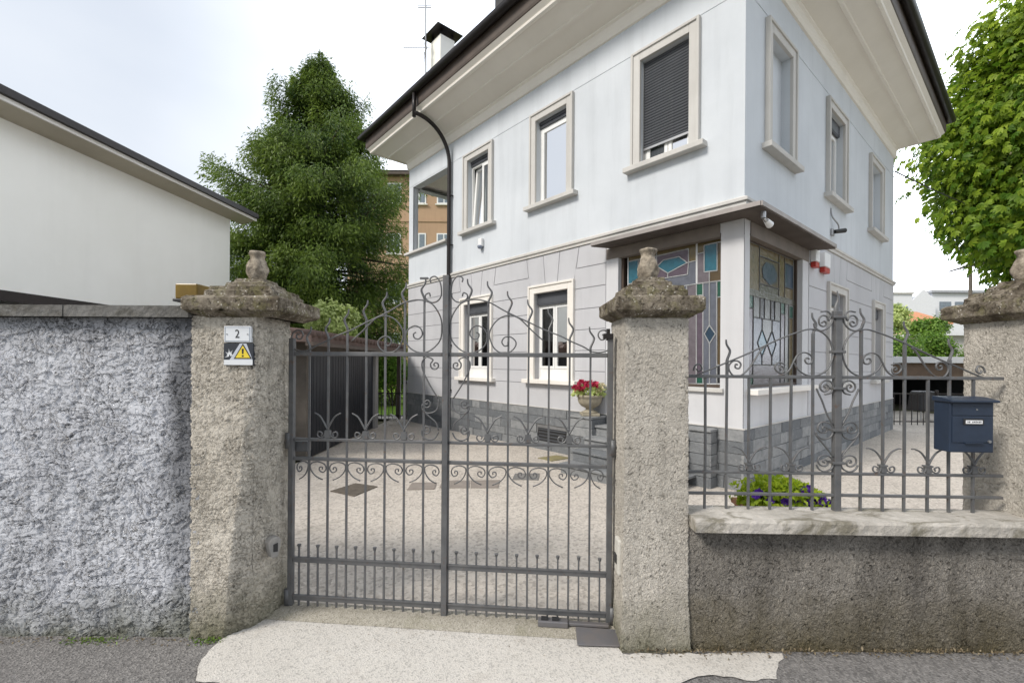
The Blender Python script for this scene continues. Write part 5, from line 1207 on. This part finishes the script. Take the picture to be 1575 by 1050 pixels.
for j in range(27):
    y = 6.95 + j * .22; m.tube([(-3.00, y, 2.025), (-4.9, y, 2.22)], .06, 8)
for j_, fobj in enumerate([m]): fobj.build('roof_tile_roll', MAT['shed_roof'], sh, smooth=True)
for x_, y_ in ((-3.15, 12.7),):
    m = MB(); m.box(x_ - .05, x_ + .05, y_ - .05, y_ + .05, -.02, 1.9); m.build('porch_post', MAT['fascia'], sh)

# low railing at the lawn
rl = thing('lawn_railing', (-3.2, 12.62, 0), 'low dark railing between the garage and the villa before the lawn', 'railing')
m = MB(); m.tube([(-3.75, 12.62, .74), (-2.85, 12.62, .74)], .018, 6); m.tube([(-3.75, 12.62, .12), (-2.85, 12.62, .12)], .014, 6); m.build('rail', MAT['gutter'], rl)
for k in range(9): m = MB(); m.tube([(-3.7 + k * .1, 12.62, .02), (-3.7 + k * .1, 12.62, .76)], .010, 5); m.build('bar', MAT['iron'], rl)
m = MB(); m.box(-2.98, -2.90, 12.55, 12.63, 0, 1.0); m.lathe([(.05, 0), (.07, .03), (.05, .09), (.01, .1)], (-2.94, 12.59, 1.0), 10); m.build('post', MAT['gutter'], rl)
shrub('round_bush', (-4.25, 16.4, 1.05), (.85, .8, 1.0), 3600, MAT['bush'], 'rounded green bush on the lawn behind the low railing', 'bush', .11, 21)
shrub('low_bush', (-5.1, 14.8, .45), (.6, .5, .5), 1500, MAT['lime'], 'small yellow green bush at the lawn edge', 'bush', .09, 22)
tp = shrub('pale_shrub', (-5.42, 13.6, 2.62), (.95, .8, .80), 5200, MAT['lime'], 'pale yellow green clipped shrub rising behind the garage roof', 'shrub', .13, 23, lumps=18)

# ================================================================== TREES
def conifer(base, top, prof, n_limb, per, mat, label):
    t = thing('conifer_tree', base, label, 'tree'); g = np.random.default_rng(31); bx_, by_, _ = base
    zs = np.array([p[0] for p in prof])[::-1]; rs = np.array([p[1] for p in prof])[::-1]
    m = MB(); m.tube([(bx_, by_, -.05), (bx_ + .05, by_, top * .35), (bx_, by_, top * .7), (bx_, by_, top - .2)], [.34, .26, .13, .02], 10); m.build('trunk', MAT['bark'], t, smooth=True)
    P, D_, N_, T_, L_ = [], [], [], [], []; lm = MB()
    for i in range(n_limb):
        z = 1.2 + (top - 1.45) * (g.random() ** .92); az = g.uniform(0, 2 * math.pi); r = np.interp(z, zs, rs) * g.choice([.55, .75, .92, 1.02, 1.16], p=[.18, .2, .28, .2, .14]) * (1 + .13 * math.sin(3 * az + 1.3 * z) + .08 * math.sin(5 * az - 2.1 * z))
        rise = g.uniform(-.1, .75) * r * .5; tt = np.linspace(0, 1, 7)
        droop = g.uniform(.05, .5)
        pts = np.stack([bx_ + np.cos(az) * r * tt, by_ + np.sin(az) * r * tt, z - .1 * r + rise * tt - droop * r * tt ** 2 * .9 + .22 * r * np.clip(tt - .65, 0, 1)], 1)
        if r > .9: lm.tube([tuple(p) for p in pts[:6]], [.05 * r / 3 + .008, .042 * r / 3 + .006, .034 * r / 3 + .005, .026 * r / 3 + .004, .018 * r / 3 + .003, .006], 5)
        k = int(per * (.35 + .65 * r / 3.4)); s = g.beta(2.6, 1.25, k)
        q = np.stack([np.interp(s, tt, pts[:, j]) for j in range(3)], 1)
        side = np.array([-math.sin(az), math.cos(az), 0]); lat = g.normal(0, 1, k) * .26 * (1.15 - .6 * s) * (.6 + r / 4)
        hang = -np.abs(g.normal(0, .26, k)) * (.6 + .9 * (1 - s)) + .07
        tips = g.integers(0, 10, k); lat = lat + (tips - 4.5) * .05
        q = q + side * lat[:, None]; q[:, 2] += hang - np.abs(lat) * .25 + g.normal(0, .16, k)
        d = np.stack([np.cos(az) * .55 + side[0] * np.sign(lat) * .4, np.sin(az) * .55 + side[1] * np.sign(lat) * .4, -.55 + g.normal(0, .45, k)], 1) + g.normal(0, .3, (k, 3))
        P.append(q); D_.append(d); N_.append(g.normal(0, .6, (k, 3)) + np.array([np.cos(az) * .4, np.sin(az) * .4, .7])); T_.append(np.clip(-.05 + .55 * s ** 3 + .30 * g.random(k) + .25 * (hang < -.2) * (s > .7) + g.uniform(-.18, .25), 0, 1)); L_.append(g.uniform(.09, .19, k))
    k = 700; zt = g.uniform(top - 1.3, top + .12, k); rr = (top + .12 - zt) * .30 * g.random(k); a = g.uniform(0, 6.28, k)
    P.append(np.stack([bx_ + rr * np.cos(a), by_ + rr * np.sin(a), zt], 1)); D_.append(np.stack([np.cos(a), np.sin(a), g.uniform(-.2, 1.2, k)], 1)); N_.append(unit(k)); T_.append(g.uniform(.1, .7, k)); L_.append(g.uniform(.08, .16, k))
    P, D_, N_, T_, L_ = map(np.concatenate, (P, D_, N_, T_, L_))
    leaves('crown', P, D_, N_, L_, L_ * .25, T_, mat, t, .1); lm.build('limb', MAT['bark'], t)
    return t
DC = 17.5
top_z = at_depth(468, 86, DC).z; bxc = (490 - CX) / FPX * DC
conifer((bxc, DC, 0), top_z, [(top_z, .05), (top_z - 1.1, .85), (top_z - 1.9, 1.45), (top_z - 3.1, 2.05), (top_z - 4.4, 2.85), (top_z - 5.8, 3.3), (top_z - 8.0, 3.6), (3.0, 3.5), (1.0, 2.8)], 470, 900, MAT['conifer'], 'tall conical conifer with drooping sprays behind the garage')

def chestnut(base, c, r, label):
    t = thing('chestnut_tree', base, label, 'tree'); g = np.random.default_rng(77)
    m = MB(); m.tube([base, (base[0] + .1, base[1], c[2] * .3), (c[0], c[1], c[2] * .62), (c[0], c[1], c[2])], [.42, .36, .26, .08], 12); m.build('trunk', MAT['bark'], t, smooth=True)
    m = MB()
    for k in range(16):
        a = k * 2.4; e = g.uniform(-.2, .9); d = Vector((math.cos(a) * math.cos(e), math.sin(a) * math.cos(e), math.sin(e))); s0 = Vector((c[0], c[1], c[2] * g.uniform(.5, .9))); m.tube([s0, s0 + Vector((d.x * r[0], d.y * r[1], d.z * r[2])) * .45, s0 + Vector((d.x * r[0], d.y * r[1], d.z * r[2])) * .8], [.13, .07, .025], 6)
    m.build('limb', MAT['bark'], t)
    n = 6800; d = g.normal(size=(n, 3)); d /= np.linalg.norm(d, axis=1, keepdims=True)
    keep = (d[:, 1] < .45) & (d[:, 0] < .75); d = d[keep]; n = len(d)
    lump = 1 + .10 * np.sin(5 * d[:, 2] + 3 * np.arctan2(d[:, 1], d[:, 0])) + .07 * np.sin(11 * d[:, 2] + 1.3) + .05 * np.sin(9 * np.arctan2(d[:, 1], d[:, 0]))
    cc = np.array(c) + d * np.array(r) * (lump * g.uniform(.72, .975, n))[:, None]
    P, D_, N_, T_, L_ = [], [], [], [], []
    k = 6
    lp = np.repeat(cc, k, 0) + g.normal(0, .26, (n * k, 3)); od = np.repeat(d, k, 0) + g.normal(0, .4, (n * k, 3)); od[:, 2] = od[:, 2] * .35 + .55; od /= np.linalg.norm(od, axis=1, keepdims=True)
    hd = np.repeat(d, k, 0) * np.array([1, 1, .2]) + g.normal(0, .35, (n * k, 3)); hd = hd - od * (hd * od).sum(1, keepdims=True); hd /= np.linalg.norm(hd, axis=1, keepdims=True); sd = np.cross(od, hd)
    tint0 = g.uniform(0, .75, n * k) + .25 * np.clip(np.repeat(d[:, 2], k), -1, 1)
    size = g.uniform(.17, .29, n * k)
    for j, ang in enumerate((-1.15, -.62, 0, .62, 1.15)):
        dr = hd * math.cos(ang) + sd * math.sin(ang) - od * .32 - np.array([0, 0, .18]); P.append(lp); D_.append(dr); N_.append(od); L_.append(size * (1, .92, .8)[abs(j - 2)] ); T_.append(tint0 + g.uniform(-.08, .08, n * k))
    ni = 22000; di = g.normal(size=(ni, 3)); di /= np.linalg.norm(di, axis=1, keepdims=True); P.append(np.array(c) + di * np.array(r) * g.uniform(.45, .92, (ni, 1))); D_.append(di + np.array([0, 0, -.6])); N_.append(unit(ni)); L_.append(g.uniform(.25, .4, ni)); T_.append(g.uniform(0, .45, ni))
    P, D_, N_, L_, T_ = map(np.concatenate, (P, D_, N_, L_, T_))
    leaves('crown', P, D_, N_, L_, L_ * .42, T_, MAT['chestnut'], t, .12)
    m = MB(); m.lathe([(.02, 0), (.055, .05), (.05, .12), (.03, .2), (.006, .27)], LOC[t.name], 8, lambda q, z: 1 + .3 * math.cos(5 * q + 60 * z)); proto = m.build('blossom', MAT['petal_cream'], t)
    me = proto.data; at = me.attributes.new('tint', 'FLOAT', 'FACE'); at.data.foreach_set('value', np.full(len(me.polygons), .5, np.float32))
    sel = [i for i in range(n) if d[i, 1] < -.2 and d[i, 0] < .1]; g.shuffle(sel)
    for q, i in enumerate(sel[:60]):
        o = proto if q == 0 else proto.copy()
        if q: col.objects.link(o); o.parent = t
        p = cc[i] + d[i] * .18; o.location = Vector(p) - Vector(LOC[t.name]); o.rotation_euler = (g.uniform(-.3, .3), g.uniform(-.3, .3), g.uniform(0, 6)); s = g.uniform(.8, 1.3); o.scale = (s, s, s)
    return t
DT = 15.0
ct = at_depth(1692, 214, DT)
chestnut((ct.x, DT, -.05), (ct.x, DT, ct.z), (4.75, 4.6, 5.9), 'large horse chestnut in leaf with pale blossom beyond the villa')

# ================================================================== NEIGHBOURS AND FAR BACKGROUND
NDX = .089
def nx(y): return -7.70 - NDX * (12.4 - y)
NB = thing('neighbour_house', (-12, 7.5, 0), 'plain cream neighbouring house with dark roof edge beyond the tall wall', 'house')
m = MB(); m.prism([(nx(1.0), 1.0, 0), (nx(12.4), 12.4, 0), (-18, 12.4, 0), (-18, 1.0, 0)], (0, 0, 5.48)); m.build('wall', MAT['neigh_wall'], NB)
def strip(o0, o1, z0, z1, z2, z3, name, mat, y0=.6, y1=12.85):
    m = MB(); a, b = Vector((nx(y0), y0, 0)), Vector((nx(y1), y1, 0)); ex_ = Vector((1, -NDX, 0)).normalized()
    m.prism([a + ex_ * o0 + Vector((0, 0, z0)), a + ex_ * o1 + Vector((0, 0, z1)), a + ex_ * o1 + Vector((0, 0, z2)), a + ex_ * o0 + Vector((0, 0, z3))], b - a); m.build(name, mat, NB)
strip(.0, .42, 5.44, 5.54, 5.60, 5.60, 'soffit', MAT['neigh_soffit'])
strip(.421, .46, 5.52, 5.52, 5.64, 5.64, 'fascia', MAT['trim_light'])
strip(-4.0, .50, 7.2, 5.645, 5.72, 7.3, 'roof', MAT['gutter'])
strip(.461, .52, 5.59, 5.60, 5.72, 5.72, 'gutter', MAT['gutter'])
cp = thing('carport', (-6.2, 6.0, 0), 'dark flat carport roof just visible over the tall wall', 'carport')
m = MB(); m.prism([(-8.1, 3.4, 2.16), (-4.88, 3.4, 2.16), (-4.74, 9.0, 2.16), (-8.1, 9.0, 2.16)], (0, 0, .10)); m.build('roof', MAT['gutter'], cp)
for x_, y_ in ((-5.0, 3.6), (-7.9, 3.6), (-4.95, 8.8), (-7.9, 8.8)): m = MB(); m.box(x_ - .05, x_ + .05, y_ - .05, y_ + .05, -.05, 2.16); m.build('post', MAT['gutter'], cp)

AP = thing('apartment_building', (-7, 34, 0), 'orange rendered apartment block between the conifer and the villa', 'building')
x0, x1, y0 = -11.6, 1.5, 32.0
m = MB(); m.box(x0, x1, y0, y0 + 10, -.05, 14.6); m.build('wall', MAT['brick_orange'], AP)
m = MB(); m.frustum((x0 + x1) / 2, y0 + 5, 14.6, 14.85, (x1 - x0) / 2 + .5, 5.5, (x1 - x0) / 2 + .5, 5.5); m.build('eaves', MAT['fascia'], AP)
m = MB(); m.frustum((x0 + x1) / 2, y0 + 5, 14.85, 16.8, (x1 - x0) / 2 + .55, 5.55, (x1 - x0) / 2 - 3.4, .4); m.build('roof', MAT['shed_roof'], AP)
for fl in range(4):
    for k in range(7):
        wx = x0 + 1.0 + k * 1.75; wz = 2.2 + fl * 3.5
        m = MB(); m.box(wx, wx + 1.0, y0 - .04, y0 + .03, wz, wz + 1.45); wo = m.build('window', MAT['white_frame'], AP)
        for q in (0, 1): m = MB(); m.box(wx + .09 + q * .45, wx + .46 + q * .45, y0 - .05, y0 - .042, wz + .10, wz + 1.36); m.build('pane', MAT['far_glass'], wo)
        m = MB(); m.box(wx - .1, wx + 1.1, y0 - .14, y0 - .041, wz - .09, wz - .01); m.build('sill', MAT['trim_light'], wo)
    m = MB(); m.box(x0 - .02, x1 + .02, y0 - .05, y0 - .003, .95 + fl * 3.5, 1.1 + fl * 3.5); m.build('floor_band', MAT['brick_orange'], AP)

fr_ = thing('yard_railing', (11.3, 12.1, 0), 'black iron yard railing beyond the villa end', 'railing')
m = MB(); m.tube([(9.95, 12.1, .86), (14.2, 12.1, .86)], .018, 6); m.tube([(9.95, 12.1, .12), (14.2, 12.1, .12)], .016, 6); m.build('rail', MAT['gutter'], fr_)
for k in range(27): m = MB(); m.tube([(10.0 + k * .155, 12.1, .03), (10.0 + k * .155, 12.1, .88)], .011, 5); m.build('bar', MAT['gutter'], fr_)
for x_ in (11.28, 13.6): m = MB(); m.box(x_ - .03, x_ + .03, 12.07, 12.13, 0, .95); m.build('post', MAT['gutter'], fr_)
gb = thing('covered_barbecue', (12.05, 13.4, 0), 'black covered barbecue standing behind the yard railing', 'barbecue')
m = MB(); m.frustum(12.1, 13.4, .28, .86, .30, .25, .24, .2); m.build('cover', MAT['black'], gb, bevel=.05)
for sx in (-.2, .2):
    for sy in (-.15, .15): m = MB(); m.tube([(12.1 + sx, 13.4 + sy, .0), (12.1 + sx, 13.4 + sy, .3)], .018, 6); m.build('leg', MAT['silver'], gb)
gg = thing('open_garage', (15, 18, 0), 'flat roofed open garage with white edge behind the yard railing', 'garage')
m = MB(); m.box(10.5, 24, 16.0, 22.0, 1.70, 1.92); m.build('roof', MAT['far_white'], gg, bevel=.01)
m = MB(); m.box(10.7, 24, 16.25, 16.45, 1.22, 1.70); m.build('header', plain('brown header', (.20, .14, .10), (.16, .11, .08), rough=.8), gg)
m = MB(); m.box(10.6, 24, 21.6, 21.9, -.05, 1.70); m.build('back_wall', MAT['room'], gg)
for x_ in (10.7, 16.8, 23.8): m = MB(); m.box(x_, x_ + .2, 16.2, 21.6, -.05, 1.70); m.build('side_wall', MAT['room'], gg)
hg = [(17.4, 24.5, 1.9, 1.5, 1.2, 1.75), (20.0, 24.0, 1.9, 1.7, 1.2, 1.8), (22.8, 24.6, 1.9, 1.6, 1.2, 1.6), (25.6, 24.6, 1.8, 1.7, 1.2, 1.7)]
for k, (x_, y_, z_, a_, b_, c_) in enumerate(hg):
    shrub('garden_bush', (x_, y_, z_), (a_, b_, c_), 4200, MAT['bush'], ['bright green bush nearest the villa end behind the open garage', 'broad bright green bush behind the open garage below the orange roof', 'bright green bush before the white flat roofed shed', 'bright green bush hidden behind the last pillar'][k], 'bush', .18, 60 + k, lumps=16, group='bushes behind the open garage')
shrub('garden_tree', (25.6, 31.0, 4.6), (1.3, 1.3, 1.5), 3600, MAT['lime'], 'yellow green tree rising behind the bush row by the villa end', 'tree', .22, 71)
shrub('garden_tree', (29.3, 32.0, 4.0), (1.6, 1.3, 1.25), 3600, MAT['bush'], 'darker green tree before the white flat blocks', 'tree', .2, 72)
yh = thing('yellow_house', (34, 40, 0), 'small yellow house with orange tiled roof behind the bushes', 'house')
m = MB(); m.box(29, 36, 38, 44, -.05, 5.1); m.build('wall', MAT['far_yellow'], yh)
m = MB(); m.prism([(28.6, 37.6, 5.05), (36.4, 37.6, 5.05), (36.4, 41, 6.3), (28.6, 41, 6.3)], (0, 0, .15)); m.prism([(28.6, 41.01, 6.3), (36.4, 41.01, 6.3), (36.4, 44.4, 5.05), (28.6, 44.4, 5.05)], (0, 0, .15)); m.build('roof', MAT['far_tile'], yh)
fs = thing('flat_shed', (36, 35, 0), 'white flat roofed shed behind the bushes', 'shed')
m = MB(); m.box(31.6, 40, 34.2, 39, 3.9, 4.15); m.build('roof', MAT['far_white'], fs); m = MB(); m.box(32, 40, 34.6, 38.5, -.05, 3.9); m.build('wall', MAT['trim'], fs)
wb = thing('white_block', (62, 72, 0), 'white gabled block with small windows in the distance', 'building')
m = MB(); m.box(55, 61.4, 70, 80, -.05, 12.6); m.prism([(61.4, 70, -.05), (65.0, 70, -.05), (65.0, 70, 11.6), (63.2, 70, 13.4), (61.4, 70, 11.6)], (0, 10, 0)); m.build('wall', MAT['far_white'], wb)
for k in range(4):
    m = MB(); m.box(57.2 + k * .95, 57.8 + k * .95, 69.93, 69.99, 10.4 - .5 * (k % 2), 11.2 - .5 * (k % 2)); m.build('window', MAT['far_glass'], wb)
m = MB(); m.box(54.8, 61.5, 69.8, 80.2, 12.601, 12.85); m.build('roof_edge', MAT['trim'], wb)
wb = thing('white_block', (70, 74, 0), 'long white block with grey roof line in the distance', 'building')
m = MB(); m.box(65.4, 82, 71, 80, -.05, 12.9); m.build('wall', MAT['far_white'], wb)
m = MB(); m.box(65.0, 82.4, 70.6, 80.4, 12.95, 13.35); m.build('roof_edge', plain('far grey edge', (.40, .41, .43)), wb)
for k in range(6): m = MB(); m.box(66.5 + k * 2.4, 68.3 + k * 2.4, 70.93, 70.99, 10.2, 11.6); m.build('window', MAT['far_glass'], wb)
up1 = thing('utility_pole', ((1493 - CX) / FPX * 22, 22, 0), 'thin grey utility pole in front of the chestnut', 'pole')
pz = at_depth(1493, 388, 22)
m = MB(); m.tube([(pz.x, 22, -.05), (pz.x, 22, pz.z)], [.09, .07], 10); m.build('shaft', plain('pole wood', (.20, .17, .14), (.15, .13, .11), rough=.9), up1)
m = MB(); m.tube([(pz.x - .35, 22, pz.z - .25), (pz.x + .35, 22, pz.z - .25)], .035, 6); m.build('crossarm', MAT['silver'], up1)
w0 = FBf.at(LEN - .02, 6.45, .02); w1 = at_depth(1600, 345, 24)
m = MB(); m.tube([w0.lerp(w1, k / 16) + Vector((0, 0, -.5 * (k / 16) * (1 - k / 16) * 2)) for k in range(17)], .016, 5); tag(m.build('overhead_cable', MAT['cable']), 'thin overhead cable running from the villa end to the chestnut', 'cable')
